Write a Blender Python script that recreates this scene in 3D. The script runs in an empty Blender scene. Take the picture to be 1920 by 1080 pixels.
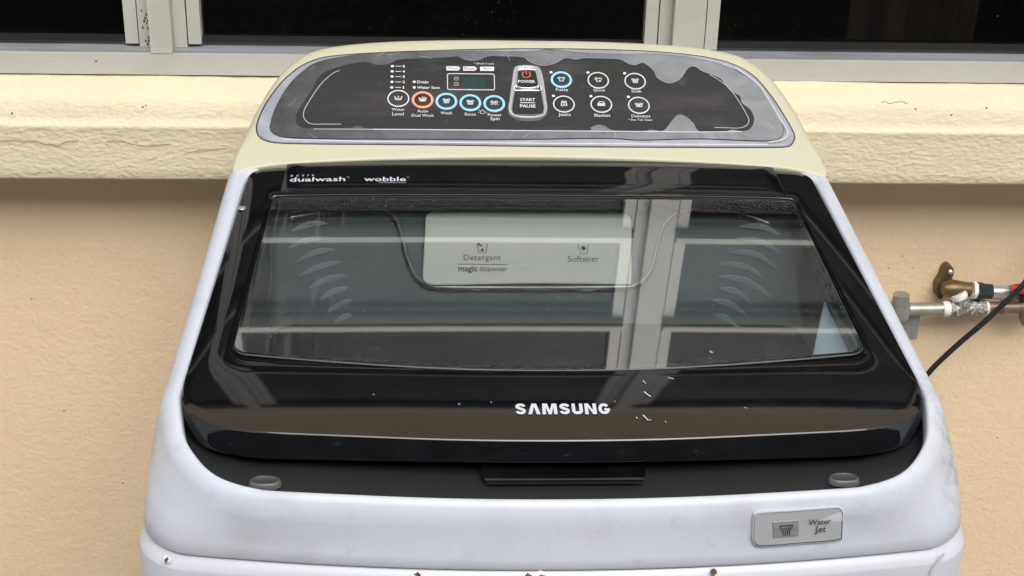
import bpy, bmesh, math, random
from math import radians, tan, sin, cos, pi, sqrt, atan2, hypot
from mathutils import Vector, Matrix, noise
from mathutils.geometry import tessellate_polygon
random.seed(7)
S = bpy.context.scene
COL = S.collection

# ------------------------------------------------------------------ camera, sky, sun, exposure
cam = bpy.data.cameras.new('camera'); co = bpy.data.objects.new('camera', cam); COL.objects.link(co)
R_, U_, B_ = ((0.99856, -0.04749, 0.02492), (-0.00214, 0.42901, 0.90330), (-0.05359, -0.90205, 0.42829))
co.matrix_world = Matrix(((R_[0], U_[0], B_[0], 0), (R_[1], U_[1], B_[1], 0), (R_[2], U_[2], B_[2], 0), (0, 0, 0, 1)))
co.location = (-0.0850, -0.8000, 1.2500)
cam.sensor_width = 36; cam.lens = 51.562; cam.clip_start = .02; cam.clip_end = 500
S.camera = co
W = bpy.data.worlds.new("World"); S.world = W; W.use_nodes = True
nt = W.node_tree; nt.nodes.clear()
sky = nt.nodes.new('ShaderNodeTexSky'); sky.sky_type = 'NISHITA'; sky.sun_disc = False
SUN_EL, SUN_AZ = radians(48), radians(168)          # azimuth clockwise from +Y
sky.sun_elevation = SUN_EL; sky.sun_rotation = SUN_AZ
sky.air_density = 1.0; sky.dust_density = 4.0; sky.ozone_density = 1.0
hs = nt.nodes.new('ShaderNodeHueSaturation'); hs.inputs['Saturation'].default_value = .38
bg = nt.nodes.new('ShaderNodeBackground'); bg.inputs[1].default_value = .125
out = nt.nodes.new('ShaderNodeOutputWorld')
nt.links.new(sky.outputs[0], hs.inputs['Color']); nt.links.new(hs.outputs[0], bg.inputs[0]); nt.links.new(bg.outputs[0], out.inputs[0])
sl = bpy.data.lights.new('sun', 'SUN'); sl.energy = 1.4; sl.angle = radians(50); sl.color = (1, .975, .94)
so = bpy.data.objects.new('sun', sl); COL.objects.link(so)
sd = Vector((sin(SUN_AZ)*cos(SUN_EL), cos(SUN_AZ)*cos(SUN_EL), sin(SUN_EL)))
so.rotation_euler = (-sd).to_track_quat('-Z', 'Y').to_euler(); so.location = sd*20
S.view_settings.view_transform = 'Standard'; S.view_settings.look = 'None'
S.view_settings.exposure = 0.68; S.view_settings.gamma = 1; S.view_settings.use_curve_mapping = False

# ------------------------------------------------------------------ materials
def nn(nt, t, **k):
    n = nt.nodes.new(t)
    for a, v in k.items(): setattr(n, a, v)
    return n
def mat(name, col, rough=.5, metal=0, ior=1.5, spec=.5, var=None, bump=None, coat=0):
    """var: list of (scale, detail, lo, hi, colour, strength[, stretch]) stains;  bump: list of (scale, detail, strength, distance[, stretch])"""
    m = bpy.data.materials.new(name); m.use_nodes = True; nt = m.node_tree
    p = nt.nodes['Principled BSDF']; L = nt.links
    p.inputs['Roughness'].default_value = rough; p.inputs['Metallic'].default_value = metal
    p.inputs['IOR'].default_value = ior; p.inputs['Specular IOR Level'].default_value = spec
    p.inputs['Coat Weight'].default_value = coat
    p.inputs['Base Color'].default_value = (*col, 1)
    tc = nn(nt, 'ShaderNodeNewGeometry')
    def vec(st):
        if st is None: return tc.outputs['Position']
        mp = nn(nt, 'ShaderNodeMapping'); mp.inputs['Scale'].default_value = st
        L.new(tc.outputs['Position'], mp.inputs['Vector']); return mp.outputs[0]
    src = None
    for v in var or []:
        sc, det, lo, hi, c2, stg = v[:6]; st = v[6] if len(v) > 6 else None
        nz = nn(nt, 'ShaderNodeTexNoise'); nz.inputs['Scale'].default_value = sc; nz.inputs['Detail'].default_value = det
        nz.inputs['Roughness'].default_value = .62
        L.new(vec(st), nz.inputs['Vector'])
        mr = nn(nt, 'ShaderNodeMapRange'); mr.inputs[1].default_value = lo; mr.inputs[2].default_value = hi
        mr.inputs[3].default_value = 0; mr.inputs[4].default_value = stg
        L.new(nz.outputs[0], mr.inputs[0])
        mx = nn(nt, 'ShaderNodeMix', data_type='RGBA')
        mx.inputs[7].default_value = (*c2, 1)
        if src is None: mx.inputs[6].default_value = (*col, 1)
        else: L.new(src, mx.inputs[6])
        L.new(mr.outputs[0], mx.inputs[0]); src = mx.outputs[2]
    if src is not None: L.new(src, p.inputs['Base Color'])
    prev = None
    for b in bump or []:
        sc, det, stg, dist = b[:4]; st = b[4] if len(b) > 4 else None
        nz = nn(nt, 'ShaderNodeTexNoise'); nz.inputs['Scale'].default_value = sc; nz.inputs['Detail'].default_value = det
        L.new(vec(st), nz.inputs['Vector'])
        bp = nn(nt, 'ShaderNodeBump'); bp.inputs['Strength'].default_value = stg; bp.inputs['Distance'].default_value = dist
        L.new(nz.outputs[0], bp.inputs['Height'])
        if prev is not None: L.new(prev, bp.inputs['Normal'])
        prev = bp.outputs[0]
    if prev is not None: L.new(prev, p.inputs['Normal'])
    return m
def specks(m, scale, thr, col, amount):
    """scatter of tiny light dust specks over a Principled material"""
    nt = m.node_tree; L = nt.links; p = nt.nodes['Principled BSDF']
    g = nn(nt, 'ShaderNodeNewGeometry'); v = nn(nt, 'ShaderNodeTexVoronoi'); v.inputs['Scale'].default_value = scale
    L.new(g.outputs['Position'], v.inputs['Vector'])
    nz = nn(nt, 'ShaderNodeTexNoise'); nz.inputs['Scale'].default_value = 9; L.new(g.outputs['Position'], nz.inputs['Vector'])
    r = nn(nt, 'ShaderNodeMath', operation='MULTIPLY'); L.new(nz.outputs[0], r.inputs[0]); r.inputs[1].default_value = thr*2
    sx = nn(nt, 'ShaderNodeSeparateColor'); L.new(v.outputs['Color'], sx.inputs[0])
    r2 = nn(nt, 'ShaderNodeMath', operation='MULTIPLY'); L.new(r.outputs[0], r2.inputs[0]); L.new(sx.outputs[0], r2.inputs[1])
    gt = nn(nt, 'ShaderNodeMath', operation='LESS_THAN'); L.new(v.outputs['Distance'], gt.inputs[0]); L.new(r2.outputs[0], gt.inputs[1])
    ml = nn(nt, 'ShaderNodeMath', operation='MULTIPLY'); L.new(gt.outputs[0], ml.inputs[0]); ml.inputs[1].default_value = amount
    mx = nn(nt, 'ShaderNodeMix', data_type='RGBA'); mx.inputs[7].default_value = (*col, 1)
    b = p.inputs['Base Color']
    if b.is_linked: L.new(b.links[0].from_socket, mx.inputs[6])
    else: mx.inputs[6].default_value = b.default_value
    L.new(ml.outputs[0], mx.inputs[0]); L.new(mx.outputs[2], b)
    return m
WHITE = mat('white_plastic', (.545, .585, .66), .36, var=[(14, 6, .48, .75, (.43, .45, .475), .8), (90, 4, .60, .78, (.40, .40, .42), .5), (5, 5, .5, .72, (.56, .565, .58), .7)], bump=[(55, 2, .05, .002)])
def grime(m):
    nt = m.node_tree; L = nt.links; p = nt.nodes['Principled BSDF']; g = nn(nt, 'ShaderNodeNewGeometry')
    sx = nn(nt, 'ShaderNodeSeparateXYZ'); L.new(g.outputs['Position'], sx.inputs[0])
    a = nn(nt, 'ShaderNodeMapRange'); a.inputs[1].default_value = .252; a.inputs[2].default_value = .268; L.new(sx.outputs[0], a.inputs[0])
    c = nn(nt, 'ShaderNodeMapRange'); c.inputs[1].default_value = .15; c.inputs[2].default_value = .03; L.new(sx.outputs[1], c.inputs[0])
    d = nn(nt, 'ShaderNodeMapRange'); d.inputs[1].default_value = .69; d.inputs[2].default_value = .72; L.new(sx.outputs[2], d.inputs[0])
    z = nn(nt, 'ShaderNodeTexNoise'); z.inputs['Scale'].default_value = 95; z.inputs['Detail'].default_value = 8; z.inputs['Roughness'].default_value = .7; L.new(g.outputs['Position'], z.inputs['Vector'])
    e = nn(nt, 'ShaderNodeMapRange'); e.inputs[1].default_value = .47; e.inputs[2].default_value = .60; e.inputs[4].default_value = .85; L.new(z.outputs[0], e.inputs[0])
    f = a.outputs[0]
    for q in (c, d, e):
        mu = nn(nt, 'ShaderNodeMath', operation='MULTIPLY'); L.new(f, mu.inputs[0]); L.new(q.outputs[0], mu.inputs[1]); f = mu.outputs[0]
    mx = nn(nt, 'ShaderNodeMix', data_type='RGBA'); mx.inputs[7].default_value = (.26, .26, .26, 1)
    b = p.inputs['Base Color']; L.new(b.links[0].from_socket, mx.inputs[6]); L.new(f, mx.inputs[0]); L.new(mx.outputs[2], b)
grime(WHITE)
ENAMEL = mat('white_enamel', (.57, .595, .655), .28, var=[(10, 5, .5, .8, (.55, .55, .58), .5)])
CREAM = mat('yellowed_plastic', (.495, .475, .325), .42, var=[(7, 5, .35, .7, (.485, .49, .40), .9), (60, 5, .6, .8, (.5, .46, .28), .3)], bump=[(40, 2, .04, .002)])
BLACK = specks(mat('black_gloss', (.0035, .0035, .0045), .055, ior=1.56, var=[(30, 7, .5, .85, (.014, .014, .014), .6), (240, 4, .64, .8, (.045, .045, .045), .6, (.25, 1, 1))], bump=[(9, 1, .04, .003)]), 330, .04, (.4, .4, .4), .7)
BLACKP = mat('black_plastic', (.012, .013, .013), .3)
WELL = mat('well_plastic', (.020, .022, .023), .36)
BUMP = mat('grey_rubber', (.05, .053, .055), .45)
BUMPR = mat('bumper_rim', (.10, .105, .108), .4)
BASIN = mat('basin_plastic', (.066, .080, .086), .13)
FIN_LIT = mat('basin_plastic_lit', (.23, .26, .275), .16)  # paler copy of the basin plastic; highlights on the fins put into the colour
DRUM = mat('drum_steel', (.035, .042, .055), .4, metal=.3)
SILVER = mat('dispenser_silver', (.52, .53, .485), .42, metal=.0, var=[(30, 3, .4, .7, (.45, .46, .42), .6, (1, 30, 30))])
PLATE = mat('silver_plate', (.43, .455, .465), .42, metal=.15, var=[(60, 4, .45, .7, (.38, .40, .40), .6, (.1, 1, 2))])
WORN = mat('worn_metal', (.42, .43, .42), .4, metal=.5, var=[(120, 5, .4, .65, (.25, .25, .24), .9, (.15, 1, 2))])
PANEL = mat('panel_black', (.020, .0225, .026), .2, spec=.4, var=[(25, 5, .5, .75, (.06, .06, .062), .8, (.4, 1.5, 1.5)), (60, 4, .62, .8, (.10, .10, .10), .5)])
BEZEL = mat('bezel_grey', (.27, .28, .325), .3, var=[(30, 4, .45, .7, (.40, .42, .46), .8)])
PRINT = mat('white_print', (.68, .68, .68), .5)
DARKPRINT = mat('grey_print', (.055, .06, .065), .5)
BLACKPRINT = mat('black_print', (.02, .022, .025), .5)
LOGO = mat('silver_logo', (.56, .59, .66), .35)
CYAN = mat('cyan_ring', (.30, .58, .70), .35)
CYAND = mat('dark_blue_button', (.008, .035, .05), .2)
ORANGE = mat('salmon_ring', (.78, .33, .24), .35)
ORANGED = mat('dark_red_button', (.06, .016, .010), .2)
REDP = mat('red_print', (.55, .11, .06), .4)
LCD = mat('display_glass', (.006, .036, .036), .15)
LCDSEG = mat('display_segment', (.008, .040, .040), .3)
CHROME = mat('silver_trim', (.62, .64, .66), .22, metal=.7)
BLUEP = mat('pale_blue_plastic', (.42, .52, .60), .4)
WALL = mat('painted_plaster', (.77, .595, .400), .75, var=[(3, 5, .4, .75, (.72, .545, .355), .7), (45, 5, .62, .8, (.60, .45, .28), .35)],
           bump=[(210, 5, .24, .005), (70, 4, .13, .007)])
SILL = mat('painted_sill', (.70, .61, .435), .72, var=[(5, 5, .4, .75, (.66, .56, .39), .6), (60, 6, .62, .8, (.62, .50, .33), .4)],
           bump=[(230, 6, .34, .005, (.7, 1, 1.2)), (110, 5, .22, .006, (.75, 1, 1.3))])
CRACK = mat('crack_dark', (.27, .21, .14), .9)
STAIN = mat('dirt_mark', (.045, .03, .025), .9)
ALU = mat('grey_painted_aluminium', (.46, .46, .42), .42, var=[(12, 5, .45, .75, (.38, .37, .33), .6), (80, 4, .6, .8, (.30, .27, .22), .4)], bump=[(60, 2, .04, .002)])
TRACK = mat('window_track', (.26, .27, .29), .45, var=[(40, 5, .45, .7, (.16, .15, .14), .7, (.3, 1, 1))])
GASKET = mat('black_gasket', (.012, .012, .012), .5)
ROOM = mat('dark_room', (.05, .045, .04), .9)
CURT = mat('brown_curtain', (.12, .095, .07), .9)
CONC = mat('concrete', (.28, .27, .25), .85, var=[(4, 6, .4, .7, (.20, .19, .18), .7)], bump=[(60, 4, .3, .004)])
ADDEDWALL = mat('added_wall_grey', (.16, .17, .20), .85, var=[(2, 6, .4, .7, (.10, .11, .12), .8)], bump=[(40, 4, .3, .01)])
GALV = mat('galvanised', (.30, .31, .28), .42, metal=.55, var=[(70, 4, .4, .7, (.42, .42, .38), .8), (160, 3, .55, .75, (.16, .15, .12), .6)])
GALVR = mat('galvanised_rough', (.20, .20, .17), .5, metal=.5, var=[(330, 3, .48, .62, (.55, .55, .5), .9)], bump=[(330, 3, .6, .003)])
BRASS = mat('tarnished_brass', (.19, .125, .06), .42, metal=.6, var=[(60, 4, .4, .7, (.11, .075, .04), .8)])
COPPER = mat('dull_bronze', (.27, .20, .15), .45, metal=.5, var=[(60, 4, .4, .7, (.18, .13, .09), .8)])
TAPE = mat('thread_tape', (.74, .72, .66), .6, bump=[(200, 3, .3, .002)])
DARKP = mat('dark_fitting', (.02, .026, .03), .35)
ALUM = mat('bright_sleeve', (.55, .55, .57), .3, metal=.7)
RED = mat('red_handle', (.50, .03, .03), .35)
CABLE = mat('black_rubber', (.012, .012, .013), .4)
RUST = mat('rust', (.16, .065, .03), .9, var=[(200, 4, .4, .7, (.06, .03, .02), .9)])
CHIP = mat('paint_chip_edge', (.78, .74, .70), .7)
DUST = mat('grey_dust', (.24, .25, .25), .9)
SCUFF = mat('white_scuff', (.55, .56, .56), .7)

def mixglass(name, ior, tint, rough, dust, dustcol, streak=False, refl=1.0, grain=True):
    m = bpy.data.materials.new(name); m.use_nodes = True; nt = m.node_tree; L = nt.links; nt.nodes.clear()
    o = nn(nt, 'ShaderNodeOutputMaterial'); tr = nn(nt, 'ShaderNodeBsdfTransparent'); tr.inputs[0].default_value = (*tint, 1)
    gl = nn(nt, 'ShaderNodeBsdfGlossy'); gl.inputs['Roughness'].default_value = rough; gl.inputs[0].default_value = (refl, refl, refl, 1)
    g = nn(nt, 'ShaderNodeNewGeometry')
    dt = nn(nt, 'ShaderNodeVectorMath', operation='DOT_PRODUCT'); L.new(g.outputs['Incoming'], dt.inputs[0]); L.new(g.outputs['Normal'], dt.inputs[1])
    ab = nn(nt, 'ShaderNodeMath', operation='ABSOLUTE'); L.new(dt.outputs['Value'], ab.inputs[0])
    om = nn(nt, 'ShaderNodeMath', operation='SUBTRACT'); om.inputs[0].default_value = 1; L.new(ab.outputs[0], om.inputs[1])
    pw = nn(nt, 'ShaderNodeMath', operation='POWER'); L.new(om.outputs[0], pw.inputs[0]); pw.inputs[1].default_value = 5
    r0 = ((ior-1)/(ior+1))**2
    fr = nn(nt, 'ShaderNodeMath', operation='MULTIPLY_ADD'); L.new(pw.outputs[0], fr.inputs[0]); fr.inputs[1].default_value = 1-r0; fr.inputs[2].default_value = r0
    # the back side of the sheet has the same reflectance as the front
    mx = nn(nt, 'ShaderNodeMixShader'); L.new(fr.outputs[0], mx.inputs[0]); L.new(tr.outputs[0], mx.inputs[1]); L.new(gl.outputs[0], mx.inputs[2])
    df = nn(nt, 'ShaderNodeBsdfDiffuse'); df.inputs[0].default_value = (*dustcol, 1)
    nz = nn(nt, 'ShaderNodeTexNoise'); nz.inputs['Scale'].default_value = 7; nz.inputs['Detail'].default_value = 6; L.new(g.outputs['Position'], nz.inputs['Vector'])
    mr = nn(nt, 'ShaderNodeMapRange'); mr.inputs[1].default_value = .35; mr.inputs[2].default_value = .75; mr.inputs[3].default_value = dust*.5; mr.inputs[4].default_value = dust*1.6
    L.new(nz.outputs[0], mr.inputs[0]); f = mr.outputs[0]
    if streak:
        mp = nn(nt, 'ShaderNodeMapping'); mp.inputs['Scale'].default_value = (1, .03, .03); L.new(g.outputs['Position'], mp.inputs[0])
        n2 = nn(nt, 'ShaderNodeTexNoise'); n2.inputs['Scale'].default_value = 420; n2.inputs['Detail'].default_value = 3; L.new(mp.outputs[0], n2.inputs['Vector'])
        m2 = nn(nt, 'ShaderNodeMapRange'); m2.inputs[1].default_value = .52; m2.inputs[2].default_value = .72; m2.inputs[3].default_value = 0; m2.inputs[4].default_value = .07
        L.new(n2.outputs[0], m2.inputs[0])
        sx = nn(nt, 'ShaderNodeSeparateXYZ'); L.new(g.outputs['Position'], sx.inputs[0])
        m3 = nn(nt, 'ShaderNodeMapRange'); m3.inputs[1].default_value = -.09; m3.inputs[2].default_value = -.19; m3.inputs[3].default_value = .1; m3.inputs[4].default_value = 1
        L.new(sx.outputs[0], m3.inputs[0])
        mu = nn(nt, 'ShaderNodeMath', operation='MULTIPLY'); L.new(m2.outputs[0], mu.inputs[0]); L.new(m3.outputs[0], mu.inputs[1])
        ad = nn(nt, 'ShaderNodeMath', operation='ADD'); L.new(f, ad.inputs[0]); L.new(mu.outputs[0], ad.inputs[1]); f = ad.outputs[0]
    if grain:
        for sc, th, am in ((330, .06, .5), (110, .022, .5)):
            v = nn(nt, 'ShaderNodeTexVoronoi'); v.inputs['Scale'].default_value = sc; L.new(g.outputs['Position'], v.inputs['Vector'])
            sc_ = nn(nt, 'ShaderNodeSeparateColor'); L.new(v.outputs['Color'], sc_.inputs[0])
            tq = nn(nt, 'ShaderNodeMath', operation='MULTIPLY'); L.new(sc_.outputs[0], tq.inputs[0]); L.new(sc_.outputs[1], tq.inputs[1])
            tm = nn(nt, 'ShaderNodeMath', operation='MULTIPLY'); L.new(tq.outputs[0], tm.inputs[0]); tm.inputs[1].default_value = th*3
            lt = nn(nt, 'ShaderNodeMath', operation='LESS_THAN'); L.new(v.outputs['Distance'], lt.inputs[0]); L.new(tm.outputs[0], lt.inputs[1])
            mu = nn(nt, 'ShaderNodeMath', operation='MULTIPLY'); L.new(lt.outputs[0], mu.inputs[0]); mu.inputs[1].default_value = am
            ad = nn(nt, 'ShaderNodeMath', operation='MAXIMUM'); L.new(f, ad.inputs[0]); L.new(mu.outputs[0], ad.inputs[1]); f = ad.outputs[0]
    m2x = nn(nt, 'ShaderNodeMixShader'); L.new(f, m2x.inputs[0]); L.new(mx.outputs[0], m2x.inputs[1]); L.new(df.outputs[0], m2x.inputs[2])
    L.new(m2x.outputs[0], o.inputs[0])
    return m
LIDGLASS = mixglass('lid_glass', 3.7, (.93, .98, .98), .03, .010, (.50, .52, .50), streak=True)
PANEGLASS = mixglass('tinted_window_glass', 1.16, (.55, .55, .55), .01, .004, (.35, .33, .30))
FILM = bpy.data.materials.new('peeling_film'); FILM.use_nodes = True
def _film():
    nt = FILM.node_tree; L = nt.links; p = nt.nodes['Principled BSDF']; o = [n for n in nt.nodes if n.type == 'OUTPUT_MATERIAL'][0]
    g = nn(nt, 'ShaderNodeNewGeometry')
    nz = nn(nt, 'ShaderNodeTexNoise'); nz.inputs['Scale'].default_value = 30; nz.inputs['Detail'].default_value = 3; nz.inputs['Distortion'].default_value = 1.2
    L.new(g.outputs['Position'], nz.inputs['Vector'])
    sx = nn(nt, 'ShaderNodeSeparateXYZ'); L.new(g.outputs['Position'], sx.inputs[0])
    mr = nn(nt, 'ShaderNodeMapRange'); mr.inputs[1].default_value = .3; mr.inputs[2].default_value = .7; mr.inputs[3].default_value = -.10; mr.inputs[4].default_value = .10
    L.new(nz.outputs[0], mr.inputs[0])
    mx = nn(nt, 'ShaderNodeMapRange'); mx.inputs[1].default_value = -.22; mx.inputs[2].default_value = .16; mx.inputs[3].default_value = .14; mx.inputs[4].default_value = .74
    L.new(sx.outputs[0], mx.inputs[0])
    ad = nn(nt, 'ShaderNodeMath', operation='ADD'); ad.use_clamp = True; L.new(mr.outputs[0], ad.inputs[0]); L.new(mx.outputs[0], ad.inputs[1])
    tr = nn(nt, 'ShaderNodeBsdfTransparent'); ms = nn(nt, 'ShaderNodeMixShader')
    p.inputs['Base Color'].default_value = (.29, .31, .32, 1); p.inputs['Specular IOR Level'].default_value = .3; p.inputs['Roughness'].default_value = .42
    L.new(ad.outputs[0], ms.inputs[0]); L.new(tr.outputs[0], ms.inputs[1]); L.new(p.outputs[0], ms.inputs[2]); L.new(ms.outputs[0], o.inputs[0])
_film()

# ------------------------------------------------------------------ building helpers
POS = {}
class MB:
    def __init__(s): s.v = []; s.f = []; s.m = []; s.mats = []
    def mi(s, m):
        if m not in s.mats: s.mats.append(m)
        return s.mats.index(m)
    def face(s, idx, m): s.f.append(idx); s.m.append(s.mi(m))
    def add(s, vs, fs, m):
        o = len(s.v); s.v += [tuple(p) for p in vs]
        for f in fs: s.face([o+i for i in f], m)
    def box(s, a, b, m):
        x0, y0, z0 = a; x1, y1, z1 = b
        s.add([(x0,y0,z0),(x1,y0,z0),(x1,y1,z0),(x0,y1,z0),(x0,y0,z1),(x1,y0,z1),(x1,y1,z1),(x0,y1,z1)],
              [(0,3,2,1),(4,5,6,7),(0,1,5,4),(1,2,6,5),(2,3,7,6),(3,0,4,7)], m)
    def loft(s, rings, m, cap0=False, cap1=False, mats=None, closed=True):
        o = len(s.v); n = len(rings[0])
        for r in rings: s.v += [tuple(p) for p in r]
        for k in range(len(rings)-1):
            mm = mats[k] if mats else m
            for i in range(n if closed else n-1):
                j = (i+1) % n
                s.face([o+k*n+i, o+k*n+j, o+(k+1)*n+j, o+(k+1)*n+i], mm)
        if cap0: s.face([o+i for i in range(n)][::-1], mats[0] if mats else m)
        if cap1: s.face([o+(len(rings)-1)*n+i for i in range(n)], mats[-1] if mats else m)
    def tube(s, pts, rad, m, seg=12, caps=True):
        pts = [Vector(p) for p in pts]; rings = []
        if not hasattr(rad, '__len__'): rad = [rad]*len(pts)
        for i, p in enumerate(pts):
            d = (pts[min(i+1, len(pts)-1)]-pts[max(i-1, 0)]).normalized()
            a = Vector((0,0,1)) if abs(d.z) < .9 else Vector((0,1,0))
            u = d.cross(a).normalized(); w = u.cross(d)
            rings.append([p+rad[i]*(cos(2*pi*k/seg)*u+sin(2*pi*k/seg)*w) for k in range(seg)])
        s.loft(rings, m, caps, caps)
    def poly(s, pts, fn, m, holes=()):
        """flat polygon (may be concave, may have holes), mapped to 3D by fn(u, v)"""
        loops = [[Vector((p[0], p[1], 0)) for p in pts]]+[[Vector((p[0], p[1], 0)) for p in h] for h in holes]
        tri = tessellate_polygon(loops); flat = [p for l in loops for p in l]
        vs = [fn(p.x, p.y) for p in flat]; fs = []
        for t in tri:
            a, b, c = (flat[i] for i in t)
            ar = (b-a).cross(c-a).z
            if abs(ar) < 1e-13: continue
            fs.append(t if ar > 0 else t[::-1])
        s.add(vs, fs, m)
    def ribbon(s, pts, w, fn, m, closed=False, th=0):
        n = len(pts); ins = []; outs = []
        for i in range(n):
            a = pts[(i-1) % n] if (closed or i > 0) else pts[i]
            b = pts[(i+1) % n] if (closed or i < n-1) else pts[i]
            dx, dy = b[0]-a[0], b[1]-a[1]; l = hypot(dx, dy) or 1
            nx, ny = -dy/l*w/2, dx/l*w/2
            ins.append((pts[i][0]+nx, pts[i][1]+ny)); outs.append((pts[i][0]-nx, pts[i][1]-ny))
        o = len(s.v)
        for p in outs+ins: s.v.append(tuple(fn(*p)))
        for i in range(n if closed else n-1):
            j = (i+1) % n; s.face([o+i, o+j, o+n+j, o+n+i], m)
    def disc(s, c, r, fn, m, seg=20, ry=None):
        ry = ry or r
        o = len(s.v); s.v += [tuple(fn(c[0]+r*cos(2*pi*k/seg), c[1]+ry*sin(2*pi*k/seg))) for k in range(seg)]
        s.face(list(range(o, o+seg)), m)
    def ringband(s, c, r0, r1, fn, m, seg=32, h=0.0004):
        rs = []
        for r, dz in ((r1, 0), (r1-.0002, h), (r0+.0002, h), (r0, 0)):
            rs.append([fn(c[0]+r*cos(2*pi*k/seg), c[1]+r*sin(2*pi*k/seg), dz) for k in range(seg)])
        s.loft(rs, m)
    def build(s, name, parent=None, smooth=35, label=None):
        c = Vector(((min(v[0] for v in s.v)+max(v[0] for v in s.v))/2, (min(v[1] for v in s.v)+max(v[1] for v in s.v))/2, (min(v[2] for v in s.v)+max(v[2] for v in s.v))/2))
        me = bpy.data.meshes.new(name)
        me.from_pydata([tuple(Vector(v)-c) for v in s.v], [], s.f)
        for m in s.mats: me.materials.append(m)
        me.polygons.foreach_set('material_index', s.m)
        if smooth:
            me.polygons.foreach_set('use_smooth', [True]*len(s.f))
            me.set_sharp_from_angle(angle=radians(smooth))
        me.update()
        o = bpy.data.objects.new(name, me); COL.objects.link(o)
        pp = POS[parent.name] if parent else Vector((0,0,0))
        o.location = c-pp
        if parent: o.parent = parent
        POS[o.name] = c
        if label: o['label'] = label
        return o
def thing(name, label, cat, loc, group=None):
    o = bpy.data.objects.new(name, None); COL.objects.link(o); o.location = loc; o.empty_display_size = .05
    o['label'] = label; o['category'] = cat
    if group: o['group'] = group
    POS[o.name] = Vector(loc); return o
def tag(o, label, cat, group=None):
    o['label'] = label; o['category'] = cat
    if group: o['group'] = group
    return o
def catmull(pts, n, closed=True):
    """smooth curve through the points, n samples evenly spread along it"""
    m = len(pts); dense = []
    for i in range(m if closed else m-1):
        P = [pts[(i+k-1) % m] if closed else pts[max(0, min(m-1, i+k-1))] for k in range(4)]
        for q in range(12):
            t = q/12
            dense.append(tuple(.5*((2*P[1][a])+(-P[0][a]+P[2][a])*t+(2*P[0][a]-5*P[1][a]+4*P[2][a]-P[3][a])*t*t+(-P[0][a]+3*P[1][a]-3*P[2][a]+P[3][a])*t**3) for a in range(2)))
    if not closed: dense.append(tuple(pts[-1]))
    L = [0]
    N = len(dense)
    for i in range(1, N+(1 if closed else 0)):
        a, b = dense[i-1], dense[i % N]; L.append(L[-1]+hypot(b[0]-a[0], b[1]-a[1]))
    res = []; k = 0
    for i in range(n):
        s_ = L[-1]*i/(n if closed else n-1)
        while k < len(L)-2 and L[k+1] < s_: k += 1
        t = (s_-L[k])/max(1e-12, L[k+1]-L[k]); a, b = dense[k % N], dense[(k+1) % N]
        res.append((a[0]+(b[0]-a[0])*t, a[1]+(b[1]-a[1])*t))
    return res
def area(p): return sum(p[i-1][0]*p[i][1]-p[i][0]*p[i-1][1] for i in range(len(p)))/2
def ccw(p): return p if area(p) > 0 else p[::-1]
def inset(pts, d):
    n = len(pts); r = []
    for i in range(n):
        a, b = pts[i-1], pts[(i+1) % n]; dx, dy = b[0]-a[0], b[1]-a[1]; l = hypot(dx, dy) or 1
        r.append((pts[i][0]-dy/l*d, pts[i][1]+dx/l*d))      # ccw: left normal points inwards
    return r
def rrect(xf, xr, yf, yr, rf, rr, bf=0, br=0, ns=14, nc=8, bs=3.):
    """closed ccw outline, half width xf in front and xr at the back, bowed front and back edges; always the same vertex count"""
    P = [(-xf, yf), (xf, yf), (xr, yr), (-xr, yr)]; R = [rf, rf, rr, rr]; arcs = []
    for i in range(4):
        a, b, c = Vector(P[i-1]), Vector(P[i]), Vector(P[(i+1) % 4])
        d1 = (a-b).normalized(); d2 = (c-b).normalized(); ang = d1.angle(d2); r = R[i]
        t = r/tan(ang/2); p1 = b+d1*t; p2 = b+d2*t; ctr = b+(d1+d2).normalized()*(r/sin(ang/2))
        a1 = atan2(p1.y-ctr.y, p1.x-ctr.x); a2 = atan2(p2.y-ctr.y, p2.x-ctr.x)
        while a2 < a1: a2 += 2*pi
        arcs.append([(ctr.x+r*cos(a1+(a2-a1)*k/nc), ctr.y+r*sin(a1+(a2-a1)*k/nc)) for k in range(nc+1)])
    o = []
    for i in range(4):
        o += arcs[i]
        a, b = arcs[i][-1], arcs[(i+1) % 4][0]
        o += [(a[0]+(b[0]-a[0])*k/ns, a[1]+(b[1]-a[1])*k/ns) for k in range(1, ns)]
    res = []
    for x, y in o:
        t = (y-yf)/(yr-yf)
        wf = max(0, 1-t*bs); wr = max(0, 1-(1-t)*bs)
        y2 = y-bf*(1-(x/xf)**2)*wf*(2-wf)*1.0 + br*(1-(x/xr)**2)*wr*(2-wr)
        res.append((x, y2))
    return res
def half_rr(xf, yf, rf, bf):
    o = []
    for k in range(13):
        x = (xf-rf)*k/12; o.append((x, yf-bf*(1-(x/xf)**2)))
    for k in range(1, 11):
        a = radians(-90+9*k); x = xf-rf+rf*cos(a); o.append((x, yf+rf+rf*sin(a)-bf*(1-(min(x, xf)/xf)**2)))
    return o
def off(half, d):
    full = [(-x, y) for x, y in half[:0:-1]]+list(half); n = len(full); r_ = []
    for i in range(n):
        a, b_ = full[max(0, i-1)], full[min(n-1, i+1)]; dx, dy = b_[0]-a[0], b_[1]-a[1]; l = hypot(dx, dy) or 1
        r_.append((full[i][0]-dy/l*d, full[i][1]+dx/l*d))
    return r_[n//2:]
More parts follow.
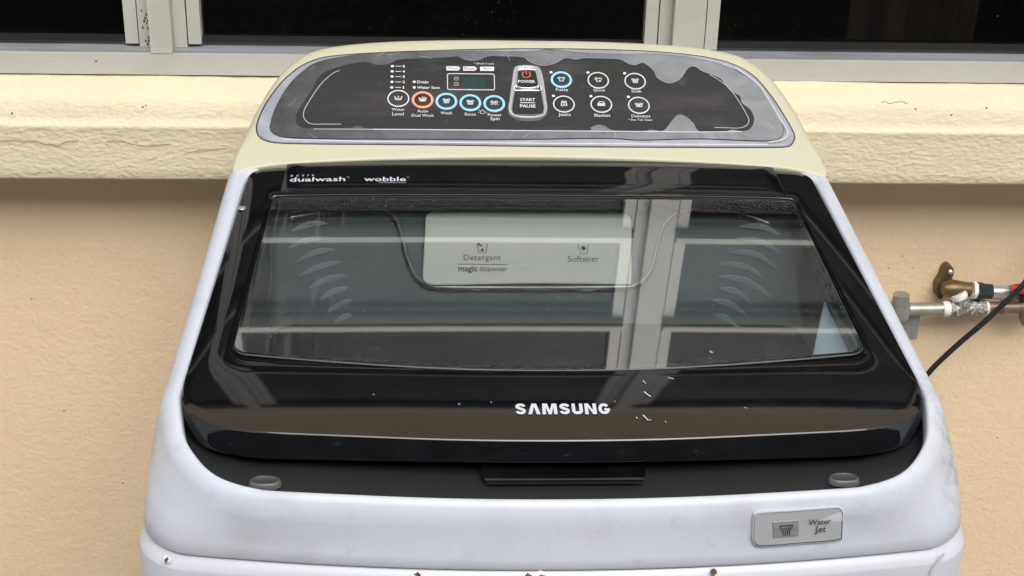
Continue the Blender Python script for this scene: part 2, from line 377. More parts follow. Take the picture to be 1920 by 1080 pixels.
def outline2(half, xr, yr, rr, br, nA=16, nB=30, nS=14, nC=6, nR=12):
    """closed ccw outline from the right half of its front curve plus straight sides and a bowed back edge; constant vertex count"""
    full = [(-x, y) for x, y in half[:0:-1]]+list(half)
    D = [p for p in catmull(full, 401, False)][200:]
    D[0] = (0, D[0][1]); X, Y = D[-1]; xs = .80*X; right = []
    def yat(x):
        for i in range(1, len(D)):
            if D[i][0] >= x: a, c = D[i-1], D[i]; return a[1]+(c[1]-a[1])*(x-a[0])/max(1e-9, c[0]-a[0])
        return Y
    for k in range(nA): right.append((xs*k/nA, yat(xs*k/nA)))
    tail = [(xs, yat(xs))]+[p for p in D if p[0] > xs]; L_ = [0]
    for i in range(1, len(tail)): L_.append(L_[-1]+hypot(tail[i][0]-tail[i-1][0], tail[i][1]-tail[i-1][1]))
    for k in range(nB+1):
        t = L_[-1]*k/nB; i = 1
        while i < len(L_)-1 and L_[i] < t: i += 1
        q = (t-L_[i-1])/max(1e-12, L_[i]-L_[i-1]); right.append((tail[i-1][0]+(tail[i][0]-tail[i-1][0])*q, tail[i-1][1]+(tail[i][1]-tail[i-1][1])*q))
    for k in range(1, nS): right.append((X+(xr-X)*k/nS, Y+(yr-rr-Y)*k/nS))
    rear = [(xr-rr+rr*cos(radians(90*k/nC)), yr-rr+rr*sin(radians(90*k/nC))) for k in range(nC+1)]+[((xr-rr)*(1-k/nR), yr) for k in range(1, nR+1)]
    right += [(x, y+br*(1-(x/xr)**2)) for x, y in rear]
    return right+[(-x, y) for x, y in right[-2:0:-1]]
FONT = {}
def text2d(body, wid, ctr, hgt=None, bold=0.0, shear=0.0, space=1.0):
    key = (body, bold, shear, space)
    if key not in FONT:
        cu = bpy.data.curves.new('lettering', 'FONT'); cu.body = body; cu.align_x = 'CENTER'; cu.resolution_u = 2
        cu.offset = bold; cu.shear = shear; cu.space_character = space
        ob = bpy.data.objects.new('lettering', cu); me = ob.to_mesh()
        vs = [(v.co.x, v.co.y) for v in me.vertices]; fs = [tuple(p.vertices) for p in me.polygons]
        ob.to_mesh_clear(); bpy.data.objects.remove(ob); bpy.data.curves.remove(cu)
        FONT[key] = (vs, fs)
    vs, fs = FONT[key]
    x0, x1 = min(v[0] for v in vs), max(v[0] for v in vs); y0, y1 = min(v[1] for v in vs), max(v[1] for v in vs)
    sx = wid/(x1-x0); sy = sx if hgt is None else hgt/(y1-y0)
    return [(ctr[0]+(x-(x0+x1)/2)*sx, ctr[1]+(y-(y0+y1)/2)*sy) for x, y in vs], fs
def put_text(mb, fn, m, *a, **k):
    vs, fs = text2d(*a, **k); mb.add([fn(*p) for p in vs], fs, m)
def grid(mb, xs, prof, fn, m):
    o = len(mb.v); n = len(prof)
    for x in xs:
        for p in prof: mb.v.append(tuple(fn(x, *p)))
    for i in range(len(xs)-1):
        for j in range(n-1): mb.face([o+i*n+j, o+i*n+j+1, o+(i+1)*n+j+1, o+(i+1)*n+j], m)

# ------------------------------------------------------------------ ground
g = MB(); g.add([(-40,-40,0),(40,-40,0),(40,40,0),(-40,40,0)], [(0,1,2,3)], CONC)
go = g.build('ground', smooth=0); go['kind'] = 'structure'

# ------------------------------------------------------------------ house wall with its sill
WX0, WX1, WY = -3.2, 3.4, .632
ZT, ZR = 0.815, 1.52                                     # bottom and top of the window opening
WIN0, WIN1 = -1.42, 1.76
wall = thing('house_wall', 'cream painted plaster house wall with a thick projecting window sill', 'wall', (0, .7, 0))
b = MB(); b.box((WX0, WY, 0), (WX1, WY+.16, .80), WALL); b.build('wall_face', wall, 0)
b = MB()
b.box((WX0, WY, ZR), (WX1, WY+.16, 3.3), WALL)
b.box((WX0, WY, .8), (WIN0, WY+.16, ZR), WALL); b.box((WIN1, WY, .8), (WX1, WY+.16, ZR), WALL)
b.build('upper_wall', wall, 0)
def sillpt(x, y, z):
    k = noise.noise(Vector((x*9, y*30, z*30)))*.0012 + noise.noise(Vector((x*45, y*60, z*60+3)))*.0006
    w = noise.noise(Vector((x*2.2, 5, 0)))*.0022
    return (x, y-k*1.0, z+k+w*(1 if z > .8 else .35))
prof = [(.66, .8135), (.625, .8150), (.605, .8145), (.585, .8105), (.572, .8060), (.5655, .8015), (.5625, .7950), (.5605, .7860), (.5592, .7808), (.5566, .7792), (.5549, .7775), (.5549, .7755), (.5556, .7725), (.5555, .7650), (.5555, .7500), (.5555, .7350), (.5555, .7250), (.557, .7225), (.560, .7215), (.60, .7215), (.66, .7215)]
b = MB(); xs = [WX0+(WX1-WX0)*i/700 for i in range(701)]
xs = sorted(set([WX0+.05*i for i in range(int((WX1-WX0)/.05)+1)]+[-.75+.004*i for i in range(376)]))
grid(b, xs, prof[::-1], sillpt, SILL)
sill = b.build('window_sill', wall, 50)
def crack(pts, w):
    c = MB(); p2 = []
    for i in range(len(pts)-1):
        a, q = pts[i], pts[i+1]
        for k in range(4):
            t = k/4; p2.append((a[0]+(q[0]-a[0])*t+random.uniform(-.0004,.0004), a[1]+(q[1]-a[1])*t+random.uniform(-.0006,.0006)))
    c.ribbon(p2, w, lambda u, v: (u, .5536, v), CRACK); c.build('crack', wall, 0)
crack([(-0.5010, 0.7629), (-0.4833, 0.7628), (-0.4648, 0.7619), (-0.4585, 0.7595), (-0.4459, 0.7585), (-0.4379, 0.7624), (-0.4227, 0.7630)], .0008)
crack([(-0.3998, 0.7632), (-0.3856, 0.7633), (-0.3757, 0.7596), (-0.3657, 0.7580), (-0.3492, 0.7598), (-0.3364, 0.7604)], .0007)
crack([(-0.3270, 0.7496), (-0.3113, 0.7546), (-0.2984, 0.7553), (-0.2819, 0.7565)], .0006)
def mark(pts, fn, rx, ry, name, parent, m):
    c = MB()
    for p in pts:
        q = [(p[0]+rx*random.uniform(.5, 1.2)*cos(2*pi*k/9), p[1]+ry*random.uniform(.5, 1.2)*sin(2*pi*k/9)) for k in range(9)]
        c.poly(q, fn, m)
    return c.build(name, parent, 0)
for p in ((-0.4864, 0.7895), (-0.3597, 0.7981), (0.4247, 0.7954), (0.4589, 0.8029), (-0.3633, 0.7965), (0.3880, 0.8012)):
    mark([p], lambda u, v: (u, .5545 if v < .79 else .5570, v), .0013, .0009, 'dirt_speck', wall, STAIN)
for p in ((0.4104, 0.5955), (0.4370, 0.5956), (0.4238, 0.6096), (-0.4935, 0.4184), (-0.5128, 0.5563), (-0.4376, 0.3237), (0.5680, 0.3799), (0.5687, 0.2804)):
    mark([p], lambda u, v: (u, WY-.0004, v), .0016, .0009, 'dirt_speck', wall, CRACK)
b = MB(); b.ribbon([(0.3526, 0.8081), (0.3568, 0.8090), (0.3613, 0.8068), (0.3674, 0.8085), (0.3737, 0.8091), (0.3788, 0.8070)], .0008, lambda u, v: (u, .5562, v), CRACK); b.build('crack', wall, 0)

b = MB()
b.box((-9, -4.2, 0), (9, -4.0, 3.7), ADDEDWALL); b.box((-9.05, -4.26, 3.7), (9.05, -3.94, 3.8), CONC)  # unseen wall, added so the lid front has something dark to reflect
tag(b.build('added_dark_wall', None, 0), 'unseen tall grey wall with a flat coping, added to keep the lid front dark', 'wall')

# ------------------------------------------------------------------ the room behind the panes
b = MB()
b.box((-3.0, 3.0, .0), (3.2, 3.1, 2.9), ROOM); b.box((-3.1, .80, .0), (-3.0, 3.1, 2.9), ROOM); b.box((3.2, .80, .0), (3.3, 3.1, 2.9), ROOM)
b.box((-3.1, .80, 2.9), (3.3, 3.1, 3.0), ROOM); b.box((-3.0, .80, .02), (3.2, 3.0, .06), ROOM)
b.build('room_interior', wall, 0)
cu = MB()
xs = [.40+.004*i for i in range(40)]
cu.loft([[(x, .86+.014*sin((x-.4)*95)+.004*sin(x*240), z) for x in xs] for z in (.70, 1.2, 1.72)], CURT, closed=False)
cu.loft([[(x, .866+.014*sin((x-.4)*95)+.004*sin(x*240), z) for x in xs][::-1] for z in (.70, 1.2, 1.72)], CURT, closed=False)
tag(cu.build('curtain', None, 60), 'dark brown curtain hanging behind the right window pane', 'curtain')

# ------------------------------------------------------------------ window: rail, posts, casements, panes
win = thing('window', 'long grey aluminium window with dark tinted panes above the sill', 'window', (.16, .62, .815))
FY = .600
b = MB()
b.box((WIN0, FY, .8155), (WIN1, FY+.030, .8365), ALU)          # face of the bottom rail
b.build('bottom_rail', win, 0)
b = MB(); b.box((WIN0, FY+.003, .8365), (WIN1, FY+.060, .8392), TRACK); b.box((WIN0, FY+.024, .8392), (WIN1, FY+.027, .8425), TRACK)
b.build('track', win, 0)
b = MB(); b.box((WIN0, FY, ZR-.04), (WIN1, FY+.06, ZR), ALU); b.build('head_rail', win, 0)
posts = [-.857, -.349, .1605, .669, 1.178]
ZB = .8370
edges = [WIN0]+posts+[WIN1]
for px in posts:
    b = MB()
    b.box((px-.0105, FY-.0006, ZB), (px+.0105, FY+.030, ZR-.04), ALU)
    for s in (-1, 1):
        x0, x1 = sorted((px+s*.0107, px+s*.0230)); b.box((x0, FY+.013, ZB+.0025), (x1, FY+.045, ZR-.04), ALU)
    b.build('mullion', win, 0)
TR = [(1.0722, 1.0792), (1.2080, 1.2155)]
zs = [ZB+.004, TR[0][0], TR[0][1], TR[1][0], TR[1][1], ZR-.04]
for i in range(len(edges)-1):
    a = edges[i]+.0236 if i > 0 else edges[i]+.004
    c = edges[i+1]-.0236 if i < len(edges)-2 else edges[i+1]-.004
    for k in range(3):
        z0, z1 = zs[2*k]+(.007 if k else .0015), zs[2*k+1]-.005
        cs = MB()
        for x0, x1 in ((a+.0006, a+.0130), (c-.0130, c-.0006)):
            cs.box((x0, FY+.014, z0), (x1, FY+.038, z1), ALU)
        cs.box((a+.0133, FY+.020, z0), (c-.0133, FY+.036, z0+.006), GASKET)
        cs.box((a+.0133, FY+.020, z1-.010), (c-.0133, FY+.036, z1), GASKET)
        cso = cs.build('casement', win, 0)
        p = MB(); p.box((a+.0133, FY+.026, z0+.0062), (c-.0133, FY+.031, z1-.0102), PANEGLASS)
        p.build('glass_pane', cso, 0)
    for z0, z1 in TR:
        b = MB(); b.box((edges[i]+.0240, FY+.004, z0), (edges[i+1]-.0240, FY+.030, z1), ALU)
        b.build('transom', win, 0)
# mould and dirt on the left post
q = []
for u, v in ((265,22),(268,38),(275,28),(270,42),(277,35),(278,52),(272,60),(280,70),(273,77),(279,80),(268,52),(276,48),(281,64),(274,20),(271,72),(278,42)):
    pass
DM = [(-0.3677, 0.8756), (-0.3660, 0.8651), (-0.3634, 0.8720), (-0.3636, 0.8630), (-0.3625, 0.8583), (-0.3676, 0.8587), (-0.3627, 0.8492), (-0.3661, 0.8455), (-0.3630, 0.8455), (-0.3623, 0.8476), (-0.3647, 0.8683), (-0.3623, 0.8662), (-0.3643, 0.8423)]
for p in DM: mark([p], lambda u, v: (u, FY+.0126, v), .0010, .0017, 'mould_spot', win, STAIN)
for p in ((-0.3657, 0.8310), (-0.3627, 0.8299), (-0.3312, 0.8351), (-0.3346, 0.8319)): mark([p], lambda u, v: (u, FY+.0126, v), .0022, .0009, 'mould_spot', win, STAIN)
mark([(-0.4127, 0.8302)], lambda u, v: (u, FY-.0004, v-.0016), .0016, .0009, 'mould_spot', win, STAIN)

# ------------------------------------------------------------------ washing machine
T86 = tan(radians(8.6))
def lid_z(x, y):
    z = .755+(y-.054)*T86-.003*(abs(x)/.246)**4
    if y < .09: z -= .55*(.09-y)**2
    return z
def cov_z(x, y):
    return lid_z(x, y)-(1.25*(.09-y)**2 if y < .09 else 0)
def onlid(h=0):
    return lambda x, y, d=0: (x, y, lid_z(x, y)+h+d)
mach = thing('washing_machine', 'white top loading washing machine with black glass lid and yellowed control console', 'washing machine', (0, .25, 0))

# steel cabinet
def cab(o, z): return [(x, y, z) for x, y in rrect(.2795+o, .2740+o, -.0005-o, .525+o, .034, .03, .0255, 0, bs=2.2)]
b = MB()
b.loft([cab(.001, .035), cab(.0025, .045), cab(.0025, .60), cab(.0025, .6700), cab(.0022, .6712), cab(-.0026, .6780), cab(-.0034, .6785), cab(-.02, .6785)], ENAMEL, cap0=True)
cabin = b.build('cabinet', mach, 50)
b = MB(); b.loft([cab(-.0042, .6780), cab(-.0036, .6786), cab(-.0036, .6812), cab(-.02, .6812)], BLACKP); b.build('seam_shade', mach, 0)  # black ring paints the shade in the gap under the cover
for x, y in ((-.22,.05),(.22,.05),(-.22,.47),(.22,.47)):
    b = MB(); b.tube([(x,y,0),(x,y,.006),(x,y,.012),(x,y,.034)], [.022,.024,.016,.014], BLACKP, 16); b.build('foot', mach)
def cabfront(u, v): return (u, -.0265-.0031+.33*u*u, v)
b = MB(); b.ribbon(catmull([(0.2552, 0.6793), (0.2524, 0.6742), (0.2489, 0.6681), (0.2482, 0.6612), (0.2490, 0.6533)], 14, False), .0022, lambda u, v: (u, -.0265-.0034+.33*u*u, v), ENAMEL); b.build('pressed_crease', cabin, 60)

# top cover
NS, NC = 14, 8
def cover(hw_f, hw_r, yf, yr, rf, bow, zf, bs=2.2):
    return [(x, y, zf(x, y)) for x, y in outline2(half_rr(hw_f, yf, rf, bow), hw_r, yr, .03, 0)]
RIM = [(0,-.0117),(.065,-.0109),(.123,-.0085),(.19,-.004),(.2075,0),(.2215,.0056),(.2326,.014),(.2426,.0265),(.2485,.0375),(.253,.0536),(.257,.074)]
def rimring2(df, ds, xr, yr, zf):
    full = [(-x, y) for x, y in RIM[:0:-1]]+list(RIM); n = len(full); h = []
    for i in range(n):
        a, b_ = full[max(0, i-1)], full[min(n-1, i+1)]; dx, dy = b_[0]-a[0], b_[1]-a[1]; l = hypot(dx, dy)
        d = df+(ds-df)*max(0, (abs(full[i][0])-.19)/.067)**2; h.append((full[i][0]-dy/l*d, full[i][1]+dx/l*d))
    return [(x, y, zf(x, y)) for x, y in outline2(h[n//2:], xr, yr, .03, 0)]
def rimring(d, xr, yr, zf): return [(x, y, zf(x, y)) for x, y in outline2(off(RIM, d), xr, yr, .03, 0)]
top = lambda d: (lambda x, y: min(cov_z(x, min(y, .42)), .82)-d)
fl = lambda z: (lambda x, y: z)
R = []
R.append(cover(.262, .262, .010, .51, .03, .021, fl(.682)))
R.append(cover(.2775, .2715, .0005, .523, .036, .0255, fl(.6805)))
R.append(cover(.2782, .2722, -.0005, .524, .036, .0255, fl(.683)))
R.append(cover(.2772, .2700, .0002, .524, .038, .0252, lambda x, y: .683+(top(.020)(x, y)-.683)*.35))
R.append(cover(.2745, .2635, .0020, .522, .042, .0245, lambda x, y: .683+(top(.020)(x, y)-.683)*.75))
R.append(rimring2(-.0088, -.0152, .2582, .520, top(.014)))
R.append(rimring2(-.0075, -.0130, .2552, .519, top(.0075)))
R.append(rimring2(-.0052, -.0096, .2525, .517, top(.0028)))
R.append(rimring2(-.0029, -.0048, .2500, .515, top(.0005)))
R.append(rimring(-.0012, .2462, .3890, top(.0001)))
R.append(rimring(.0000, .2448, .3882, top(.0006)))
R.append(rimring(.0010, .2438, .3878, top(.0020)))
R.append(rimring(.0016, .2432, .3875, top(.0045)))
R.append(rimring(.0022, .2426, .3870, top(.0090)))
b = MB(); b.loft(R, WHITE); b.build('top_cover', mach, 60)
# dark well under the front of the lid
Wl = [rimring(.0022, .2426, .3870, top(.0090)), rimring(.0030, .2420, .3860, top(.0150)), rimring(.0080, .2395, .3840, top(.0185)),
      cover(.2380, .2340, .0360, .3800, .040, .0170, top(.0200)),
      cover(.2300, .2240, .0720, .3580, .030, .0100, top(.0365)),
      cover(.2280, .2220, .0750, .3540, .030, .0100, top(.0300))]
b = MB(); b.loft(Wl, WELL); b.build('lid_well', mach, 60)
# bumpers and latch
for c in ((-0.1944, 0.7332), (0.1885, 0.7327)):
    x = c[0]; b = MB()
    y = .0165; z = cov_z(x, y)-.0190
    rings = []
    for h, s in ((0, 1.15), (.0020, 1.12), (.0036, 1.02), (.0041, .90), (.0034, .80)):
        rings.append([(x+.0095*s*(abs(cos(t))**.7)*(1 if cos(t) > 0 else -1), y+.0055*s*sin(t), z+h) for t in [2*pi*k/20 for k in range(20)]])
    b.loft(rings, BUMP, cap1=True, mats=[BUMPR, BUMPR, BUMPR, BUMP, BUMP]); b.build('bumper', mach, 60)

# basin and drum
def ringz(o, f): return [(x, y, f(x, y)) for x, y in o]
BO = rrect(.2270, .2190, .0800, .3560, .03, .03, .008, 0)
DO = rrect(.2180, .2120, .0900, .2500, .03, .018, .006, .002)
def lerp(a, b_, t): return [(p[0]+(q[0]-p[0])*t, p[1]+(q[1]-p[1])*t) for p, q in zip(a, b_)]
def basinz(t): return lambda x, y: lid_z(x, y)-.016-t*.05
DZ = lambda x, y: .690+(y-.09)*.18
rings = [ringz(BO, lambda x, y: lid_z(x, y)-.0300), ]
A0 = [(x, y, lid_z(x, y)-.0135) for x, y in rrect(.2262, .2182, .0808, .3552, .03, .03, .008, 0)]
rings = [A0]
for t in (.08, .25, .5, .75, .92, 1.0):
    o2 = lerp(BO, DO, t)
    rings.append([(x, y, (lid_z(*p)-.022)*(1-t)+DZ(*q)*t) for (x, y), p, q in zip(o2, BO, DO)])
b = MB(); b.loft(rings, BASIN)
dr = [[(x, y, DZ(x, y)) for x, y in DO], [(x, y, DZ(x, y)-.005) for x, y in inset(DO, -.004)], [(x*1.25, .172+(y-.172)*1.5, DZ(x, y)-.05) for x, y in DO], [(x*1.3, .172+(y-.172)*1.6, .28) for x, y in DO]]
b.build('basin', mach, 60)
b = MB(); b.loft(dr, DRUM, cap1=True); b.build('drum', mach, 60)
T30 = tan(radians(30))
def onq(h=0):
    return lambda x, y, d=0: (x, y-(h+d)*.5, .770-(.34-y)*T30+(h+d)*.866)
# dispenser block: raised apron around the silver drawer front
apron = [(-0.1266, 0.3468), (-0.1166, 0.3390), (-0.1110, 0.3236), (-0.1063, 0.3047), (-0.1000, 0.2899), (-0.0904, 0.2816), (-0.0774, 0.2794), (-0.0034, 0.2791), (0.0624, 0.2797), (0.0792, 0.2811), (0.0905, 0.2890), (0.0977, 0.3030), (0.1036, 0.3221), (0.1115, 0.3382), (0.1262, 0.3476)]
ap = catmull(apron, 60, False)
b = MB(); b.poly(ccw(ap), onq(.002), BASIN); disp = b.build('dispenser_apron', mach, 0)
line = catmull([(-0.2043, 0.3401), (-0.1846, 0.3440), (-0.1579, 0.3466)]+apron+[(0.1502, 0.3487), (0.1774, 0.3454), (0.1991, 0.3371)], 90, False)
b = MB(); b.tube([onq(.002)(*p) for p in line], .0021, BLACKP, 6); b.tube([onq(.0036)(p[0], p[1]+.0012) for p in line], .0007, WORN, 5); b.build('apron_bead', disp, 60)  # thin pale tube stands in for the highlight along the bead
drawer = ccw(catmull([(-0.0920, 0.3285), (-0.0916, 0.3406), (-0.0880, 0.3460), (-0.0772, 0.3471), (-0.0004, 0.3475), (0.0677, 0.3473), (0.0789, 0.3449), (0.0818, 0.3366), (0.0795, 0.3101), (0.0776, 0.2875), (0.0759, 0.2829), (0.0692, 0.2824), (-0.0032, 0.2832), (-0.0774, 0.2816), (-0.0904, 0.2830), (-0.0935, 0.2876), (-0.0931, 0.3048)], 120))
b = MB(); b.loft([[onq(.0022)(*p) for p in drawer], [onq(.0046)(*p) for p in drawer], [onq(.0054)(*p) for p in inset(drawer, .0008)]], SILVER, cap1=True)
b.ribbon(inset(drawer, -.0006), .0012, onq(.0044), BLACKP, True)
draw = b.build('dispenser_drawer', mach, 40)
t_ = MB(); fq = onq(.0058)
put_text(t_, fq, DARKPRINT, 'Detergent', (-0.0293, 0.3040)[0]-(-0.0601, 0.3039)[0], (-0.0447, 0.3040))
put_text(t_, fq, DARKPRINT, 'magic', (-0.0489, 0.2946)[0]-(-0.0646, 0.2946)[0], (-0.0568, 0.2941), bold=.02)
put_text(t_, fq, DARKPRINT, 'dispenser', (-0.0243, 0.2947)[0]-(-0.0475, 0.2946)[0], (-0.0357, 0.2942))
t_.ribbon([(-0.0650, 0.2988), (-0.0237, 0.2986)], .0005, fq, DARKPRINT)
for c, soft in (((-0.0445, 0.3129), 0), ((0.0395, 0.3128), 1)):
    if soft:
        t_.build('lettering', draw, 0); t_ = MB()
        put_text(t_, fq, DARKPRINT, 'Softener', (0.0518, 0.3038)[0]-(0.0256, 0.3037)[0], (0.0389, 0.3038))
    k = .0042
    t_.ribbon([(c[0]+a*k, c[1]+d*k) for a, d in ((-1,.9),(-.7,-1),(.7,-1),(1,.9))], .0006, fq, DARKPRINT)
    if soft: t_.disc((c[0], c[1]+.0004), .0020, fq, DARKPRINT, 12)
    else:
        t_.poly([(c[0]-.0018,c[1]-.0028),(c[0]+.0018,c[1]-.0028),(c[0],c[1]+.0006)], fq, DARKPRINT)
        t_.ribbon([(c[0]-.004,c[1]+.0044),(c[0]-.0005,c[1]+.0018)], .0014, fq, DARKPRINT)
t_.build('lettering', draw, 0)
# moulded fins on both flanks of the basin
FL = [((545,431),(580,424),(615,419)), ((539,465),(580,453),(617,445)), ((555,489),(590,477),(627,468)), ((557,517),(600,503),(643,492)), ((579,539),(615,526),(649,517)), ((599,561),(628,549),(653,539)), ((615,585),(640,573),(663,563)), ((627,603),(645,597),(661,591))]
LF = [((-0.2037, 0.3309), (-0.1885, 0.3358), (-0.1731, 0.3383)), ((-0.2054, 0.3161), (-0.1877, 0.3219), (-0.1717, 0.3258)), ((-0.1976, 0.3039), (-0.1827, 0.3106), (-0.1667, 0.3149)), ((-0.1959, 0.2910), (-0.1777, 0.2984), (-0.1592, 0.3036)), ((-0.1867, 0.2809), (-0.1707, 0.2878), (-0.1561, 0.2920)), ((-0.1776, 0.2710), (-0.1646, 0.2774), (-0.1531, 0.2819)), ((-0.1702, 0.2607), (-0.1590, 0.2665), (-0.1493, 0.2711)), ((-0.1647, 0.2519), (-0.1564, 0.2558), (-0.1497, 0.2585))]
RF = [((0.1744, 0.3370), (0.1942, 0.3352), (0.2105, 0.3279)), ((0.1691, 0.3253), (0.1900, 0.3220), (0.2064, 0.3129)), ((0.1631, 0.3137), (0.1839, 0.3104), (0.2011, 0.2991)), ((0.1536, 0.3032), (0.1733, 0.2995), (0.1894, 0.2902)), ((0.1514, 0.2924), (0.1738, 0.2868), (0.1940, 0.2730)), ((0.1487, 0.2817), (0.1636, 0.2776), (0.1760, 0.2675)), ((0.1408, 0.2716), (0.1578, 0.2666), (0.1713, 0.2566)), ((0.1414, 0.2584), (0.1527, 0.2548), (0.1614, 0.2481))]
for f in LF+RF:
    p = catmull(list(f), 12, False); b = MB(); n = len(p)
    zb = lambda x, y: .770-(.34-y)*T30
    rings = []
    for i, (x, y) in enumerate(p):
        s = sin(pi*(i+.15)/(n-.7))**.7
        rings.append([(x, y+.0022*s, zb(x, y)-.0005), (x, y+.0010*s, zb(x, y)+.0040*s), (x, y-.0003*s, zb(x, y)+.0044*s), (x, y-.0012*s, zb(x, y)+.0040*s), (x, y-.0016*s, zb(x, y)-.0005)])
    b.loft(rings, FIN_LIT, closed=False); b.build('basin_fin', mach, 50)
# pale blue filter flap at the right
def flap(u, v, h=0): return (u, v, lid_z(u, v)-.030+h+(u-.20)*.25)
b = MB()
fo = ccw([(0.2209, 0.2208), (0.2227, 0.2012), (0.2291, 0.1382), (0.2217, 0.1404), (0.2107, 0.1360), (0.1991, 0.1283), (0.1914, 0.1236), (0.1907, 0.1313), (0.1960, 0.1499), (0.2085, 0.1861)])
b.loft([[flap(*p, -.006) for p in fo], [flap(*p, 0) for p in fo], [flap(*p, .001) for p in inset(fo, .001)]], BLUEP, cap1=True)
b.ribbon(catmull([(0.2011, 0.1602), (0.1972, 0.1479), (0.1934, 0.1327), (0.1959, 0.1314), (0.2012, 0.1395), (0.2062, 0.1543)], 20, False), .0011, lambda u, v: flap(u, v, .0016), PLATE)
for k in range(4): b.ribbon([((0.2002, 0.1561)[0], (0.2002, 0.1561)[1]-.004*k), ((0.2055, 0.1583)[0], (0.2055, 0.1583)[1]-.004*k)], .001, lambda u, v: flap(u, v, .0016), PLATE)
b.build('filter_flap', mach, 40)

# lid: one black shell round the glass
LO = lambda i, dz=0.: None
def lidring(xf, xr, yf, yr, rf, rr, bf, br, h):
    return [(x, y, lid_z(x, y)+h) for x, y in outline2(half_rr(xf, yf, rf, bf), xr, yr, rr, br)]
CREASE = [(0,.0243),(.065,.0253),(.1235,.0286),(.188,.0336),(.2097,.0369),(.2248,.041),(.2367,.0469),(.2446,.0542),(.2490,.0610),(.2525,.0690),(.2543,.0770),(.2549,.0900)]
BOT = [(0,.0182),(.065,.0189),(.123,.0206),(.194,.0234),(.214,.0264),(.229,.0312),(.239,.038),(.2485,.0497),(.2535,.060),(.2560,.072),(.2566,.0900)]
BOT = [(x, y+.0038*min(1, (x/.19)**2)) for x, y in BOT]
INN = (.2315, .2205, .1060, .3342, .020, .006, .0115, .0)
plane = lambda x, y: .755+(y-.054)*T86
Rl = []
for d, h in ((.0060, -.0140), (.0012, -.0152), (.0003, -.0150), (.0, -.0144), (.0002, -.0138), (.0006, -.0132)):
    Rl.append([(x, y, plane(x, y)+h-.003*min(1, (x/.19)**2)) for x, y in outline2(off(BOT, d), .2415, .3790, .012, .0125)])
oc_ = outline2(off(CREASE, -.0006), .2412, .3788, .012, .0125)
oi_ = outline2(half_rr(INN[0], INN[2], INN[4], INN[6]), INN[1], INN[3], INN[5], 0)
Rl.append([(x, y, lid_z(x, y)-.0011) for x, y in oc_])
Rl.append([(x, y, lid_z(x, y)-.0002) for x, y in outline2(off(CREASE, .0003), .2404, .3780, .012, .0125)])
for t, h in ((.03, .0), (.15, .0003), (.3, .0006), (.5, .0008), (.7, .0008), (.88, .0005), (.96, .0002), (1, 0)):
    Rl.append([(p[0]+(q[0]-p[0])*t, p[1]+(q[1]-p[1])*t, lid_z(p[0]+(q[0]-p[0])*t, p[1]+(q[1]-p[1])*t)+h) for p, q in zip(oc_, oi_)])
Rl.append(lidring(.2309, .2200, .1068, .3337, .020, .006, .0117, 0, -.0008))
Rl.append(lidring(.2302, .2196, .1080, .3334, .018, .006, .0122, 0, -.0020))
Rl.append(lidring(.2290, .2188, .1125, .3332, .015, .006, .0155, 0, -.0014))
Rl.append(lidring(.2285, .2185, .1135, .3331, .014, .006, .0162, 0, -.0015))
Rl.append(lidring(.2276, .2178, .1180, .3328, .012, .006, .0200, 0, -.0030))
Rl.append(lidring(.2240, .2150, .1260, .3310, .010, .005, .0200, 0, -.0034)); Rl.append(lidring(.2240, .2150, .1260, .3310, .010, .005, .0200, 0, -.0100))
b = MB(); b.loft(Rl, BLACK); lidob = b.build('lid', mach, 28)
# glass pane
b = MB()
gp = rrect(.2268, .2172, .1210, .3318, .010, .005, .0235, 0, NS, NC, 2.4)
b.loft([[(x, y, lid_z(x, y)-.0021) for x, y in gp], [(x, y, lid_z(x, y)-.0014) for x, y in inset(gp, .0006)]], BUMP)
b.build('glass_edge', lidob, 0)
b = MB()
gi = inset(gp, .0008); cx_, cy_ = 0, .22
rr_ = [[(cx_+(x-cx_)*t, cy_+(y-cy_)*t) for x, y in gi] for t in (1, .8, .6, .4, .2, .02)]
b.loft([[(x, y, .755+(y-.054)*T86-.0016-.0005*(x/.2)**2) for x, y in r] for r in rr_], LIDGLASS, cap1=True)
b.build('glass_pane', lidob, 60)
b = MB()
for k in range(520):
    q = random.random()
    if q < .5:
        y = random.triangular(.13, .33, .22); x = .2165+(.2268-.2165)*(.3318-y)/.21-abs(random.gauss(0, .0018))-.0012
    elif q < .8: x = random.uniform(-.21, .21); y = .3300-abs(random.gauss(0, .002))
    else: x = random.uniform(-.21, .21); y = .1210-.0235*(1-(x/.2268)**2)+.002+abs(random.gauss(0, .002))
    w_ = random.uniform(.00012, .00034); a_ = random.uniform(0, pi); fnz = lambda u, v: (u, v, plane(u, v)-.0016+.0003)
    b.add([fnz(x+w_*cos(a_+k_*pi/2+random.uniform(-.4, .4)), y+w_*sin(a_+k_*pi/2)) for k_ in range(4)], [(0, 1, 2, 3)], DUST)
du = b.build('edge_dust', lidob, 0); du['kind'] = 'stuff'
